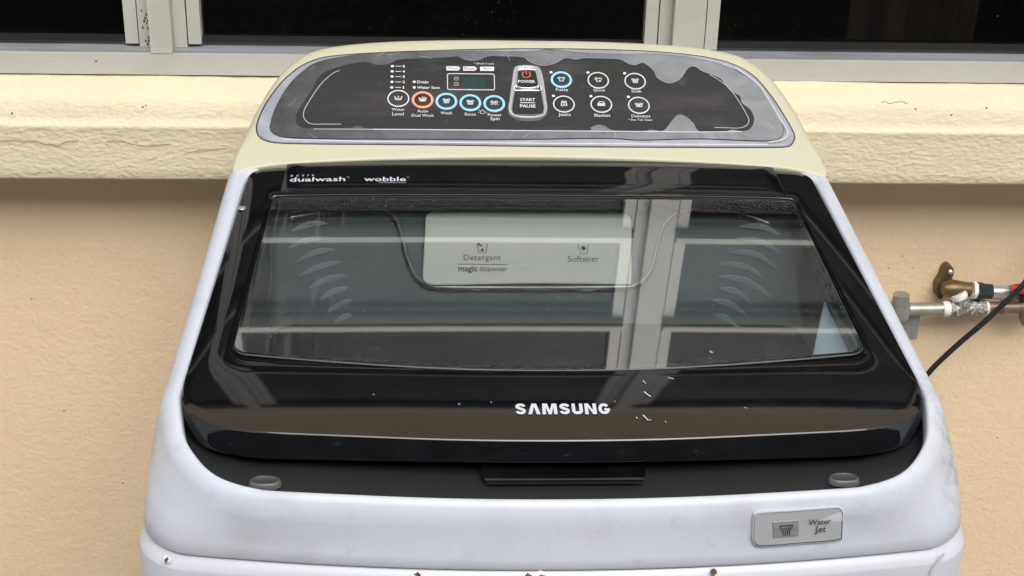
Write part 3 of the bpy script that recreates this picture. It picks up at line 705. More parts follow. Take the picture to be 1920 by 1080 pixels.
# rear strip of the lid with the wordmarks
hs_ = rrect(.2115, .2095, .3372, .3885, .002, .002, 0, .0030, NS, 4)
b = MB(); b.loft([[(x, y, lid_z(x, y)-.004) for x, y in hs_], [(x, y, lid_z(x, y)+.0008) for x, y in hs_], [(x, y, lid_z(x, y)+.0010) for x, y in inset(hs_, .0004)], [(x*.9, .3630+(y-.363)*.5, lid_z(x*.9, .3630+(y-.363)*.5)+.0010+.0009) for x, y in hs_]], BLACK, cap1=True)
strip = b.build('hinge_strip', lidob, 40)
t_ = MB(); fn = lambda x, y: (x, y-.0030, lid_z(x, y-.0030)+.0024)
put_text(t_, fn, LOGO, 'dualwash', (-0.1593, 0.3583)[0]-(-0.2057, 0.3595)[0], (-0.1820, 0.3582), hgt=(-0.1827, 0.3614)[1]-(-0.1822, 0.3543)[1], bold=.012)
put_text(t_, fn, LOGO, 'activ', (-0.1847, 0.3642)[0]-(-0.2053, 0.3648)[0], (-0.1950, 0.3652), hgt=(-0.1951, 0.3661)[1]-(-0.1948, 0.3625)[1], shear=.3, space=1.8)
put_text(t_, fn, LOGO, 'TM', .0022, (-0.1567, 0.3610), hgt=.0014); t_.build('wordmark', lidob, 0); t_ = MB()
put_text(t_, fn, LOGO, 'wobble', (-0.1083, 0.3582)[0]-(-0.1432, 0.3582)[0], (-0.1257, 0.3579), hgt=(-0.1258, 0.3617)[1]-(-0.1256, 0.3544)[1], bold=.012)
put_text(t_, fn, LOGO, 'TECHNOLOGY', (-0.1077, 0.3524)[0]-(-0.1309, 0.3524)[0], (-0.1193, 0.3523), hgt=.0020, space=1.3)
put_text(t_, fn, LOGO, 'TM', .0022, (-0.1065, 0.3608), hgt=.0014)
t_.build('wordmark', lidob, 0)
# maker's name, drawn letter by letter
def arc(cx, cy, rx, ry, a0, a1, n=10): return [(cx+rx*cos(radians(a0+(a1-a0)*k/n)), cy+ry*sin(radians(a0+(a1-a0)*k/n))) for k in range(n+1)]
def glyph(ch):
    if ch == 'S': return .86, [], [(arc(.43, .705, .29, .185, 5, 200, 12)+arc(.43, .30, .29, .185, 100-10, -175, 14)[1:], .24)]
    if ch == 'A': return .98, [[(0,0),(.30,1),(.68,1),(.98,0),(.68,0),(.49,.74),(.30,0)]], []
    if ch == 'M': return 1.22, [[(0,0),(.04,1),(.42,1),(.61,.36),(.80,1),(1.18,1),(1.22,0),(.94,0),(.93,.70),(.73,0),(.49,0),(.29,.70),(.28,0)]], []
    if ch == 'U': return .88, [], [([(.14,1.0),(.14,.34)]+arc(.44, .32, .30, .20, 180, 360, 12)+[(.74,.34),(.74,1.0)], .27)]
    if ch == 'N': return .94, [[(0,0),(0,1),(.30,1),(.66,.34),(.66,1),(.94,1),(.94,0),(.64,0),(.28,.66),(.28,0)]], []
    if ch == 'G': return .92, [[(.48,.54),(.92,.54),(.92,.30),(.48,.36)]], [(arc(.46, .50, .32, .385, 35, 350, 22)+[(.79,.40)], .26)]
t_ = MB(); fn = onlid(.0012)
p0, p1 = (-0.0299, 0.0532), (0.0338, 0.0530); hh = (0.0021, 0.0582)[1]-(0.0013, 0.0475)[1]; yb = (0.0013, 0.0475)[1]
tot = sum(glyph(c)[0] for c in 'SAMSUNG')+6*.16; k = (p1[0]-p0[0])/tot; x = p0[0]
for c in 'SAMSUNG':
    w_, polys, strokes = glyph(c)
    for P in polys: t_.poly(ccw([(x+a*k, yb+d*hh) for a, d in P]), fn, LOGO)
    for P, sw in strokes:
        n = len(P); L_, Rr = [], []
        for i in range(n):
            a, d = P[max(i-1,0)], P[min(i+1,n-1)]; dx, dy = d[0]-a[0], d[1]-a[1]; l = hypot(dx, dy)
            L_.append((P[i][0]-dy/l*sw/2, P[i][1]+dx/l*sw/2)); Rr.append((P[i][0]+dy/l*sw/2, P[i][1]-dx/l*sw/2))
        o = len(t_.v)
        for q in Rr+L_: t_.v.append(tuple(fn(x+q[0]*k, yb+min(1.0, max(0, q[1]))*hh)))
        for i in range(n-1): t_.face([o+i, o+i+1, o+n+i+1, o+n+i], LOGO)
    x += (w_+.16)*k
t_.build('maker_name', lidob, 0)
# screw cap, scuffs
b = MB(); c = (-0.2404, 0.3141); b.loft([[(c[0]+r*cos(2*pi*q/16), c[1]+r*1.2*sin(2*pi*q/16), lid_z(*c)+.0006+h) for q in range(16)] for r, h in ((.0032,0),(.003,.0008),(.002,.0012))], WORN, cap1=True); b.build('screw_cap', lidob, 60)
for a, d, w in (((0.0597, 0.0826), (0.0614, 0.0785), .0011), ((0.0593, 0.0700), (0.0635, 0.0655), .0018), ((0.0558, 0.0465), (0.0581, 0.0413), .0018), ((0.0509, 0.0444), (0.0515, 0.0434), .0014), ((0.0596, 0.0423), (0.0606, 0.0413), .0014), ((0.0776, 0.0856), (0.0811, 0.0844), .0014), ((0.0378, 0.0605), (0.0384, 0.0594), .0012), ((-0.0678, 0.0582), (-0.0671, 0.0576), .001), ((0.1255, 0.0545), (0.1272, 0.0534), .001), ((0.0695, 0.0407), (0.0701, 0.0397), .0012), ((-0.1254, 0.0685), (-0.1246, 0.0679), .001), ((-0.0462, 0.0597), (-0.0455, 0.0592), .001), ((0.1115, 0.1164), (0.1135, 0.1145), .0018)):
    pts = [(a[0]+(d[0]-a[0])*t+random.uniform(-.0005,.0005), a[1]+(d[1]-a[1])*t+random.uniform(-.0005,.0005)) for t in (0,.3,.6,1)]
    b = MB(); b.ribbon(pts, w*.45, onlid(.0013), SCUFF); b.build('scuff', lidob, 0)
# latch tongue under the lid front
b = MB(); a0, a1 = (-0.0530, 0.7340)[0], (0.0552, 0.7334)[0]
rg = []
for y, z, i in ((.060, .7280, 0), (.0165, .7262, .0), (.0125, .7248, .0022), (.0118, .7236, .0030), (.0122, .7218, .0032), (.030, .7190, .003)):
    rg.append([(a0+i+(a1-a0-2*i)*t, y, z) for t in [k/16 for k in range(17)]])
b.loft(rg, BLACK, closed=False); b.build('latch_tongue', mach, 30)

# console: arched wedge behind the lid
A32 = radians(32); C0 = Vector((0, .385, .806)); VN = Vector((0, cos(A32), sin(A32))); NN = Vector((0, -sin(A32), cos(A32)))
def con(h=0): return lambda u, v, d=0: tuple(C0+Vector((u, 0, 0))+VN*v+NN*(h+d))
half = [(.2565,-.0095),(.2552,.003),(.2515,.0205),(.2465,.0420),(.2375,.0700),(.2270,.0945),(.2125,.1165),(.1900,.1325),(.1450,.1415),(.075,.1460),(0,.1467)]
bot = [(-.21,-.0025),(-.12,.0038),(0,.0068),(.12,.0038),(.21,-.0025)]
outl = catmull([(0,.1467)]+[(-a, c) for a, c in half[::-1][1:]]+[(-.252,-.0135),(-.240,-.0085)]+bot+[(.240,-.0085),(.252,-.0135)]+half[:-1], 220)
outl = ccw(outl)
def fs_(p):
    t = max(0, min(1, (p[1]-.004)/.04)); return .28+.72*t*t*(3-2*t)
rings = []
for d, h in ((.0, -.0100), (.0004, -.0072), (.0016, -.0046), (.0034, -.0026), (.006, -.0011), (.009, -.0003), (.013, .0)):
    rings.append([con(h*fs_(p))(*q) for p, q in zip(outl, [(p[0]+(q[0]-p[0])*fs_(p), p[1]+(q[1]-p[1])*fs_(p)) for p, q in zip(outl, inset(outl, d))])])
def base(p, q):
    x, y, z = con(-.0100*fs_(p))(*p); zz = min(lid_z(x, min(y, .40)), .80)-(.012 if p[1] > .004 else .004)
    t = max(0, min(1, p[1]/.14))
    return (x*(1+.004*t), y+.012*t if p[1] > .0 else y, zz)
rings.insert(0, [base(p, 0) for p in outl])
def midr(t): return [tuple(a+(c-a)*t for a, c in zip(p, q)) for p, q in zip(rings[0], rings[1])]
b = MB(); b.loft([rings[0], midr(.5)]+rings[1:], CREAM, cap1=True); cons = b.build('console', mach, 60)
# control panel in layers: grey bezel, dark overlay, peeling protective film
bez = ccw(catmull([(-0.23710, 0.03384), (-0.23504, 0.05164), (-0.22709, 0.07281), (-0.21428, 0.09445), (-0.19625, 0.11153), (-0.16804, 0.12012), (-0.09144, 0.12629), (0.00540, 0.13023), (0.10293, 0.12906), (0.16601, 0.12159), (0.19864, 0.10608), (0.21517, 0.08116), (0.22619, 0.05361), (0.23205, 0.03256), (0.22708, 0.02358), (0.21248, 0.02048), (0.09479, 0.01969), (0.00154, 0.01971), (-0.10020, 0.02051), (-0.20112, 0.02073), (-0.22866, 0.02338)], 200))
b = MB(); b.loft([[con(-.0005)(*p) for p in inset(bez, -.0008)], [con(.0010)(*p) for p in inset(bez, .0002)], [con(.0013)(*p) for p in inset(bez, .0012)]], BEZEL, cap1=True)
b.ribbon(inset(bez, -.0010), .0010, con(.0002), BLACKP, True)
pan = b.build('control_panel', mach, 60)
ovl = ccw(catmull([(-0.22554, 0.03219), (-0.22640, 0.03867), (-0.22333, 0.05655), (-0.21405, 0.08151), (-0.20093, 0.10052), (-0.18583, 0.11230), (-0.15371, 0.12032), (-0.12793, 0.12322), (-0.10201, 0.12422), (-0.04995, 0.12624), (-0.02384, 0.12565), (0.00528, 0.12670), (0.01995, 0.12916), (0.04413, 0.12565), (0.07816, 0.12421), (0.11729, 0.12476), (0.15116, 0.12010), (0.17870, 0.11153), (0.20163, 0.09475), (0.21296, 0.07493), (0.21937, 0.05658), (0.22352, 0.04027), (0.22024, 0.02946), (0.20359, 0.02514), (0.14709, 0.02698), (0.09518, 0.02500), (0.06249, 0.02676), (-0.02618, 0.02444), (-0.13708, 0.02397), (-0.17610, 0.02389), (-0.21324, 0.02528)], 220))
b = MB(); b.loft([[con(.0010)(*p) for p in ovl], [con(.0019)(*p) for p in inset(ovl, .0003)]], PANEL, cap1=True)
b.ribbon(inset(ovl, .0002), .0007, con(.00205), BLACKP, True)
b.build('overlay_sheet', pan, 40)
hole = ccw(catmull([(-0.20149, 0.03715), (-0.20499, 0.04684), (-0.20249, 0.05679), (-0.19319, 0.07626), (-0.18754, 0.09169), (-0.17900, 0.10081), (-0.16380, 0.10776), (-0.14583, 0.11139), (-0.13957, 0.10915), (-0.13288, 0.10817), (-0.12527, 0.10916), (-0.11753, 0.11437), (-0.10194, 0.11597), (-0.07603, 0.11760), (-0.06304, 0.11943), (-0.05922, 0.11599), (-0.05010, 0.11390), (-0.04213, 0.11622), (-0.03421, 0.11983), (-0.01914, 0.12004), (-0.00436, 0.11941), (0.00144, 0.11359), (0.01190, 0.10930), (0.02408, 0.11199), (0.03348, 0.11854), (0.04369, 0.11709), (0.05155, 0.11879), (0.08204, 0.11800), (0.08934, 0.11376), (0.09672, 0.11088), (0.10456, 0.11435), (0.11369, 0.10414), (0.11597, 0.09630), (0.12536, 0.09004), (0.13462, 0.09366), (0.14066, 0.10153), (0.14519, 0.10854), (0.15145, 0.11022), (0.15703, 0.10490), (0.16354, 0.10182), (0.17319, 0.09628), (0.17674, 0.08943), (0.18172, 0.08076), (0.18887, 0.07589), (0.18949, 0.06812), (0.19613, 0.06060), (0.19854, 0.04913), (0.19358, 0.03847), (0.18585, 0.03569), (0.17704, 0.03764), (0.16942, 0.03463), (0.14880, 0.03497), (0.14359, 0.04487), (0.13705, 0.05229), (0.13109, 0.05380), (0.12465, 0.04648), (0.11626, 0.03572), (0.10596, 0.03669), (0.09857, 0.03513), (0.07359, 0.03529), (0.06510, 0.04022), (0.05916, 0.04166), (0.05172, 0.03823), (0.04703, 0.03503), (-0.02594, 0.03489), (-0.06365, 0.03558), (-0.13887, 0.03542), (-0.14665, 0.03782), (-0.15267, 0.03824), (-0.15905, 0.03557), (-0.18897, 0.03497)], 330))
b = MB(); b.poly(inset(ovl, .0004), con(.0022), FILM, [hole]); b.build('protective_film', pan, 0)
b = MB()
b.ribbon([(-0.13733, 0.03449), (-0.06319, 0.03452), (0.00205, 0.03434), (0.07235, 0.03433), (0.14780, 0.03436), (0.18578, 0.03510)], .0009, con(.0024), LOGO)
b.ribbon(catmull([(-0.18894, 0.03433), (-0.16501, 0.03445), (-0.13733, 0.03449)], 8, False), .0007, con(.0024), PLATE)
b.ribbon(catmull([(-0.21497, 0.02351), (-0.13702, 0.02163), (0.00159, 0.02117), (0.11833, 0.02109), (0.20789, 0.02162)], 20, False), .0011, con(.0016), LOGO)
b.ribbon(catmull([(0.18822, 0.10912), (0.19882, 0.09912), (0.20856, 0.08669), (0.21666, 0.06573), (0.22188, 0.04992), (0.22672, 0.03550), (0.22184, 0.02709), (0.20811, 0.02340)], 30, False), .0022, con(.00235), PLATE)
b.ribbon([q for q in hole if q[0] > -.03 and q[1] > .08], .0004, con(.00232), BEZEL)  # paler line paints the highlight on the lifted film edge
b.build('film_edge', pan, 0)
for k in range(16):                                    # creases and trapped dust in the film
    a_ = random.choice([q for q in ovl]); cx0, cy0 = a_[0]*random.uniform(.93, .99), .068+(a_[1]-.068)*random.uniform(.86, .97)
    an = random.uniform(0, pi); ln = random.uniform(.003, .012); cv = random.uniform(-.4, .4)
    pts_ = [(cx0+ln*t*cos(an+cv*t), cy0+ln*t*sin(an+cv*t)) for t in (-.5, -.25, 0, .25, .5)]
    c_ = MB(); c_.ribbon(pts_, random.uniform(.0002, .0004), con(.0024), random.choice([PLATE, BEZEL])); c_.build('film_crease', pan, 0)
fp = con(.0026)
b = MB()
b.ribbon(catmull([(-0.16878, 0.10094), (-0.17502, 0.09694), (-0.18351, 0.08650), (-0.19056, 0.07313), (-0.19681, 0.05829), (-0.19831, 0.05096), (-0.19679, 0.04454), (-0.19103, 0.03980), (-0.17904, 0.03963), (-0.16529, 0.03971)], 40, False), .0007, fp, PLATE)
b.build('printed_bracket', pan, 0)
b = MB()
b.ribbon(catmull([(0.16373, 0.10031), (0.17257, 0.09313), (0.18057, 0.08348), (0.18672, 0.07000), (0.19183, 0.05567), (0.19354, 0.04720), (0.19021, 0.04150), (0.18327, 0.03896), (0.17198, 0.03915), (0.16175, 0.03935)], 40, False), .0007, fp, PLATE)
b.build('printed_bracket', pan, 0)

# buttons
def shape(kind):
    tub = [(-1,.7),(-.72,-.75),(.72,-.75),(1,.7)]
    if kind == 'tub': return [tub, [(-.6,-.35),(-.2,-.1),(.2,-.4),(.6,-.2)], [(0,.3),(0,.8)]]
    if kind == 'tubfull': return [tub, [(-.5,-.5),(.5,-.5)], [(-.6,-.1),(.6,-.1)], [(-.7,.3),(-.3,.0),(.1,.3),(.5,0),(.75,.3)], [(-.1,.6),(-.1,1)], [(.35,.6),(.5,1)]]
    if kind == 'shirt': return [[(-1,.55),(-.45,.8),(-.2,.5),(.2,.5),(.45,.8),(1,.55),(.75,.05),(.5,.15),(.5,-.8),(-.5,-.8),(-.5,.15),(-.75,.05),(-1,.55)]]
    if kind == 'shirttub': return [[(-1,.6),(-.5,.8),(-.2,.4),(.2,.4),(.5,.8),(1,.6),(.7,.1),(-.7,.1),(-1,.6)], [(-.7,-.1),(-.6,-.8),(.6,-.8),(.7,-.1)], [(-.4,-.4),(.4,-.4)]]
    if kind == 'spin': return [[(-1,.6),(-.5,.8),(-.2,.4),(.2,.4),(.5,.8),(1,.6),(.7,0),(-.7,0),(-1,.6)], [(-.8,-.3),(-1,-.6)], [(-.3,-.4),(-.4,-.8)], [(.3,-.4),(.4,-.8)], [(.8,-.3),(1,-.6)]]
    if kind == 'jeans': return [[(-.8,-.9),(-.6,.9),(.6,.9),(.8,-.9),(.25,-.9),(0,.3),(-.25,-.9),(-.8,-.9)], [(-.5,.5),(.5,.5)]]
    if kind == 'blanket': return [[(-1,-.7),(-.9,.2),(-.5,.8),(.5,.8),(.9,.2),(1,-.7),(-1,-.7)], [(-.9,0),(.9,0)], [(-.9,-.35),(.9,-.35)]]
    if kind == 'quick': return [[(-1,.55),(-.45,.8),(-.2,.5),(.2,.5),(.45,.8),(1,.55),(.75,.05)], [(-1,.55),(-.75,.05),(-.5,.15),(-.5,-.8),(-.1,-.8)], [(.1,-.5),(.4,-.2),(.8,-.5),(.4,-.8),(.1,-.5)]]
    if kind == 'hand': return [tub, [(-.6,.6),(-.3,-.1),(.3,-.1),(.6,.6)], [(-.3,.3),(.3,.3)], [(-.4,-.4),(.4,-.4)]]
BT = [
 ((-0.11611, 0.06950), 'w', 'tub', [('Water', (-0.11606, 0.05678), 0.01121), ('Level', (-0.11613, 0.05173), 0.01002)], None, 'white ringed water level button'),
 ((-0.09472, 0.06816), 'o', 'tubfull', [('Activ', (-0.09450, 0.05509), 0.00982), ('Dual Wash', (-0.09461, 0.05022), 0.01913)], None, 'salmon ringed dual wash button'),
 ((-0.07378, 0.06670), 'c', 'shirttub', [('Wash', (-0.07392, 0.05321), 0.01006)], None, 'blue ringed wash button'),
 ((-0.05274, 0.06530), 'c', 'shirttub', [('Rinse', (-0.05280, 0.05206), 0.00984)], None, 'blue ringed rinse button'),
 ((-0.03163, 0.06457), 'c', 'spin', [('Power', (-0.03143, 0.05150), 0.01221), ('Spin', (-0.03138, 0.04676), 0.00825)], None, 'blue ringed power spin button'),
 ((0.02912, 0.09289), 'c', 'shirt', [('Fuzzy', (0.02923, 0.08066), 0.01099)], (0.02015, 0.10109), 'blue ringed fuzzy button'),
 ((0.06230, 0.09262), 'w', 'quick', [('Quick', (0.06255, 0.08063), 0.01054)], (0.05345, 0.10121), 'white ringed quick button'),
 ((0.09549, 0.09197), 'w', 'shirttub', [('Soak', (0.09579, 0.08023), 0.00913)], (0.08660, 0.10076), 'white ringed soak button'),
 ((0.03008, 0.06478), 'w', 'jeans', [('Jeans', (0.03015, 0.05217), 0.01086)], (0.02116, 0.07367), 'white ringed jeans button'),
 ((0.06338, 0.06485), 'w', 'blanket', [('Blanket', (0.06355, 0.05204), 0.01420)], (0.05460, 0.07369), 'white ringed blanket button'),
 ((0.09680, 0.06407), 'w', 'hand', [('Delicates', (0.09764, 0.05162), 0.01662), ('* Eco Tub Clean', (0.09685, 0.04745), 0.02109)], (0.08801, 0.07329), 'white ringed delicates button')]
for c, kind, ic, caps, dot, lab in BT:
    b = MB(); r1 = .0097; r0 = {'w': .0085, 'o': .0074, 'c': .0074}[kind]
    rm, im = {'w': (PRINT, PANEL), 'o': (ORANGE, ORANGED), 'c': (CYAN, CYAND)}[kind]
    b.ringband(c, r0, r1, lambda u, v, d: con(.0021)(u, v, d), rm)
    b.loft([[con(.0021+h)(c[0]+r*cos(2*pi*k/28), c[1]+r*sin(2*pi*k/28)) for k in range(28)] for r, h in ((r0-.0001, 0), (r0-.0009, -.0001+.0004), (r0*.6, .0002), (.0003, .0001))], im, cap1=True)
    bo = b.build('program_button', mach, 40, label=lab)
    t_ = MB()
    for st in shape(ic): t_.ribbon([(c[0]+a*.0031, c[1]+d*.0029) for a, d in st], .0008, con(.0030), PRINT)
    t_.build('icon', bo, 0)
    t_ = MB()
    for s_, cc, w_ in caps: put_text(t_, fp, PRINT, s_, w_, cc)
    t_.build('caption', bo, 0)
    if dot:
        t_ = MB(); t_.disc(dot, .0014, con(.0027), PRINT, 14); t_.build('indicator_light', bo, 0)
# level lights, side lights and small print
b = MB()
for p, d0, d1, nc_, ch in (((-0.12194, 0.10650), (-0.11917, 0.10654), (-0.11388, 0.10648), (-0.11188, 0.10645), '5'), ((-0.12203, 0.10037), (-0.11917, 0.10040), (-0.11389, 0.10035), (-0.11180, 0.10038), '4'), ((-0.12207, 0.09439), (-0.11917, 0.09442), (-0.11386, 0.09437), (-0.11172, 0.09433), '3'), ((-0.12206, 0.08813), (-0.11922, 0.08817), (-0.11382, 0.08811), (-0.11165, 0.08814), '2'), ((-0.12209, 0.08172), (-0.11921, 0.08175), (-0.11383, 0.08170), (-0.11176, 0.08178), '1')):
    b.disc(p, .0014, fp, PRINT, 14); b.ribbon([d0, d1], .0006, fp, PRINT); put_text(b, fp, PRINT, ch, .0020 if ch != '1' else .0009, nc_, hgt=.0030, bold=.02)
b.build('level_scale', pan, 0)
b = MB()
b.disc((-0.10223, 0.08844), .0014, fp, PRINT, 14); put_text(b, fp, PRINT, 'Drain', 0.00986, (-0.09478, 0.08835), bold=.012)
b.build('mode_light', pan, 0); b = MB()
b.disc((-0.10222, 0.08196), .0014, fp, PRINT, 14); put_text(b, fp, PRINT, 'Water Save', 0.01987, (-0.08973, 0.08205), bold=.012)
b.build('mode_light', pan, 0); b = MB()
put_text(b, fp, PRINT, '* (Hold 3 sec)', 0.01778, (-0.04006, 0.11037))
b.build('small_print', pan, 0); b = MB()
c = (-0.04215, 0.05530); b.ribbon([(c[0]-.0018,c[1]),(c[0]-.0018,c[1]-.0024),(c[0]+.0018,c[1]-.0024),(c[0]+.0018,c[1]),(c[0],c[1]+.0018),(c[0]-.0018,c[1])], .0005, fp, PRINT)
b.ribbon([(c[0]-.0040,c[1]-.001),(c[0]-.0028,c[1]-.001)], .0005, fp, PRINT); b.ribbon([(c[0]+.0028,c[1]-.001),(c[0]+.0040,c[1]-.001)], .0005, fp, PRINT)
b.disc((c[0]-.0026, c[1]+.0012), .0005, fp, PRINT, 8)
b.build('lock_symbol', pan, 0)
for pts, s_, cc, w_ in (([(-0.07366, 0.10702), (-0.06313, 0.10710), (-0.06104, 0.10467), (-0.06316, 0.10208), (-0.07367, 0.10213)], 'Wash', (-0.06793, 0.10458), .0090), ([(-0.05867, 0.10697), (-0.04827, 0.10704), (-0.04610, 0.10456), (-0.04834, 0.10196), (-0.05872, 0.10195)], 'Rinse', (-0.05309, 0.10447), .0090), ([(-0.04348, 0.10692), (-0.03090, 0.10702), (-0.03100, 0.10206), (-0.04355, 0.10196)], 'Spin', (-0.03728, 0.10449), .0072)):
    b = MB(); b.poly(ccw(pts), fp, PRINT); put_text(b, con(.0029), DARKPRINT, s_, w_, cc, hgt=.0028); b.build('stage_arrow', pan, 0)
def rr2(a, c, r, n=6):
    x0, x1 = sorted((a[0], c[0])); y0, y1 = sorted((a[1], c[1])); o = []
    for (cx, cy, s0) in ((x1-r, y1-r, 0), (x0+r, y1-r, 90), (x0+r, y0+r, 180), (x1-r, y0+r, 270)):
        o += [(cx+r*cos(radians(s0+90*k/n)), cy+r*sin(radians(s0+90*k/n))) for k in range(n+1)]
    return o
b = MB(); fr = rr2((-0.07321, 0.09913), (-0.03051, 0.07982), .0022)
b.loft([[con(.0021)(*p) for p in fr], [con(.0026)(*p) for p in inset(fr, .0002)], [con(.0026)(*p) for p in inset(fr, .0007)], [con(.0021)(*p) for p in inset(fr, .0009)]], PRINT)
b.poly(inset(fr, .0008), con(.00215), LCD if False else PANEL)
b.build('display', mach, 40)
dsp = bpy.data.objects['display']
b = MB(); b.poly(rr2((-0.05845, 0.09533), (-0.03884, 0.08132), .0004), con(.0023), LCD); b.build('display_screen', dsp, 0)
b = MB()
for cx, cy in ((-0.05328, 0.08831), (-0.04376, 0.08836)):
    w2, h2 = .0034, .0058
    for sg in (((-1,1),(1,1)), ((-1,0),(1,0)), ((-1,-1),(1,-1)), ((-1,1),(-1,0)), ((-1,0),(-1,-1)), ((1,1),(1,0)), ((1,0),(1,-1))):
        (ax, ay), (bx, by) = sg
        b.ribbon([(cx+ax*w2*.95+(.0004*ay), cy+ay*h2*.93), (cx+bx*w2*.95+(.0004*by), cy+by*h2*.93)], .0010, con(.0025), LCDSEG)
b.build('digit_segments', dsp, 0)
b = MB()
for c in ((-0.06480, 0.09276), (-0.06485, 0.08631)):
    b.ribbon(rr2((c[0]-.0018, c[1]-.0018), (c[0]+.0018, c[1]+.0016), .0008, 3), .0005, con(.0027), PLATE, True); b.ribbon([(c[0]-.0008,c[1]), (c[0]+.0008,c[1])], .0006, con(.0027), PLATE)
b.build('icon', dsp, 0)
# power and start block
oc = ccw(catmull([(-0.01330, 0.10392), (-0.00984, 0.10743), (-0.00210, 0.10861), (0.00606, 0.10764), (0.01075, 0.10424), (0.01313, 0.09113), (0.01467, 0.06955), (0.01518, 0.05860), (0.01251, 0.05071), (0.00626, 0.04734), (-0.00269, 0.04665), (-0.01158, 0.04745), (-0.01759, 0.05099), (-0.01951, 0.05821), (-0.01802, 0.07039), (-0.01563, 0.08890)], 72))
b = MB()
b.loft([[con(.0018+h)(*p) for p in inset(oc, d)] for d, h in ((-.0004, 0), (0, .0016), (.0006, .0024), (.0014, .0024), (.0019, .0014), (.0024, .0014), (.0029, .0021), (.0035, .0016), (.0042, .0006))], CHROME)
b.poly(inset(oc, .0040), con(.0026), PANEL)
blk = b.build('button_surround', mach, 50)
b = MB(); b.tube([con(.0032)(*(-0.01281, 0.07886)), con(.0032)(*(0.00862, 0.07912))], .0010, CHROME, 8); b.build('divider', blk, 60)
pb = ccw(catmull([(-0.01005, 0.10020), (-0.00853, 0.10273), (-0.00225, 0.10375), (0.00493, 0.10291), (0.00676, 0.10042), (0.00786, 0.09106), (0.00816, 0.08610), (0.00565, 0.08266), (-0.00154, 0.08165), (-0.00866, 0.08249), (-0.01142, 0.08585), (-0.01074, 0.09269)], 48))
b = MB(); b.loft([[con(.0026+h)(*p) for p in inset(pb, d)] for d, h in ((-.0012, 0), (-.0005, .0014), (0, .0016), (.0006, .0012))], CHROME)
b.loft([[con(.0026+h)(*p) for p in inset(pb, d)] for d, h in ((.0006, .0012), (.0020, .0008), (.004, .0008))], BLACKP, cap1=True)
pwr = b.build('power_button', mach, 50)
t_ = MB(); c = (-0.00227, 0.09742); fb = con(.0038)
t_.ribbon([(c[0]+.0036*cos(radians(a)), c[1]+.0038*sin(radians(a))) for a in range(125, 416, 15)], .0011, fb, REDP)
t_.ribbon([(c[0], c[1]+.0052), (c[0], c[1]+.0002)], .0010, fb, REDP)
t_.build('icon', pwr, 0)
t_ = MB(); put_text(t_, con(.0042), PRINT, 'POWER', 0.01530, (-0.00231, 0.08870), bold=.012); t_.build('caption', pwr, 0)
sb = ccw(catmull([(-0.01223, 0.07413), (-0.00838, 0.07571), (-0.00172, 0.07610), (0.00636, 0.07589), (0.00963, 0.07439), (0.01111, 0.06341), (0.01178, 0.05614), (0.00924, 0.05158), (-0.00257, 0.05025), (-0.01335, 0.05134), (-0.01557, 0.05584), (-0.01440, 0.06434)], 48))
b = MB(); b.loft([[con(.0026+h)(*p) for p in inset(sb, d)] for d, h in ((-.0008, 0), (0, .0010), (.0012, .0014), (.003, .0010))], PANEL, cap1=True)
st = b.build('start_button', mach, 50)
t_ = MB(); put_text(t_, con(.0043), PRINT, 'START', 0.01327, (-0.00209, 0.06771), bold=.016); put_text(t_, con(.0043), PRINT, 'PAUSE', 0.01370, (-0.00214, 0.06046), bold=.016)
t_.ribbon([(-0.00873, 0.06416), (0.00452, 0.06425)], .0008, con(.0043), PRINT); t_.build('caption', st, 0)

# water jet plate on the front of the cover
def front(h=0): return lambda u, z, d=0: (u, -.0266+.33*u*u+.10*(z-.68)-h-d, z)
pl = ccw(catmull([(0.1221, 0.7094), (0.1219, 0.7159), (0.1252, 0.7186), (0.1486, 0.7188), (0.1737, 0.7191), (0.1785, 0.7183), (0.1807, 0.7149), (0.1816, 0.7051), (0.1819, 0.6984), (0.1793, 0.6955), (0.1525, 0.6951), (0.1285, 0.6948), (0.1241, 0.6968), (0.1223, 0.7016)], 80))
b = MB(); b.loft([[front(-.003)(*p) for p in inset(pl, -.001)], [front(.0008)(*p) for p in inset(pl, -.0008)], [front(.0010)(*p) for p in inset(pl, -.0002)], [front(.0003)(*p) for p in inset(pl, .0003)]], WHITE, mats=[WHITE, WHITE, BLACKP])
xs0 = [p for p in inset(pl, .0003)]
b.poly(xs0, front(.0004), PLATE); wj = b.build('water_jet_button', mach, 40)
b = MB(); q = [(0.1342, 0.7121), (0.1517, 0.7123), (0.1527, 0.7007), (0.1356, 0.7003)]
b.loft([[front(.0004)(*p) for p in ccw(q)], [front(.0011)(*p) for p in inset(ccw(q), .0004)]], WORN, cap1=True); b.build('button_face', wj, 30)
t_ = MB(); ff = front(.0014)
put_text(t_, ff, BLACKPRINT, 'Water', (0.1735, 0.7100)[0]-(0.1583, 0.7104)[0], (0.1659, 0.7102), bold=.006); put_text(t_, ff, BLACKPRINT, 'Jet', (0.1708, 0.7040)[0]-(0.1632, 0.7046)[0], (0.1669, 0.7041), bold=.006)
for P in ([(0.1392, 0.7087), (0.1400, 0.7067), (0.1412, 0.7062), (0.1419, 0.7019)], [(0.1391, 0.7089), (0.1477, 0.7090)], [(0.1477, 0.7089), (0.1475, 0.7069), (0.1462, 0.7062), (0.1462, 0.7020)], [(0.1446, 0.7079), (0.1433, 0.7057), (0.1433, 0.7018)], [(0.1463, 0.7082), (0.1448, 0.7056), (0.1447, 0.7021)], [(0.1428, 0.7076), (0.1419, 0.7062)]):
    t_.ribbon(P, .0007, ff, BLACKPRINT)
t_.build('lettering', wj, 0)
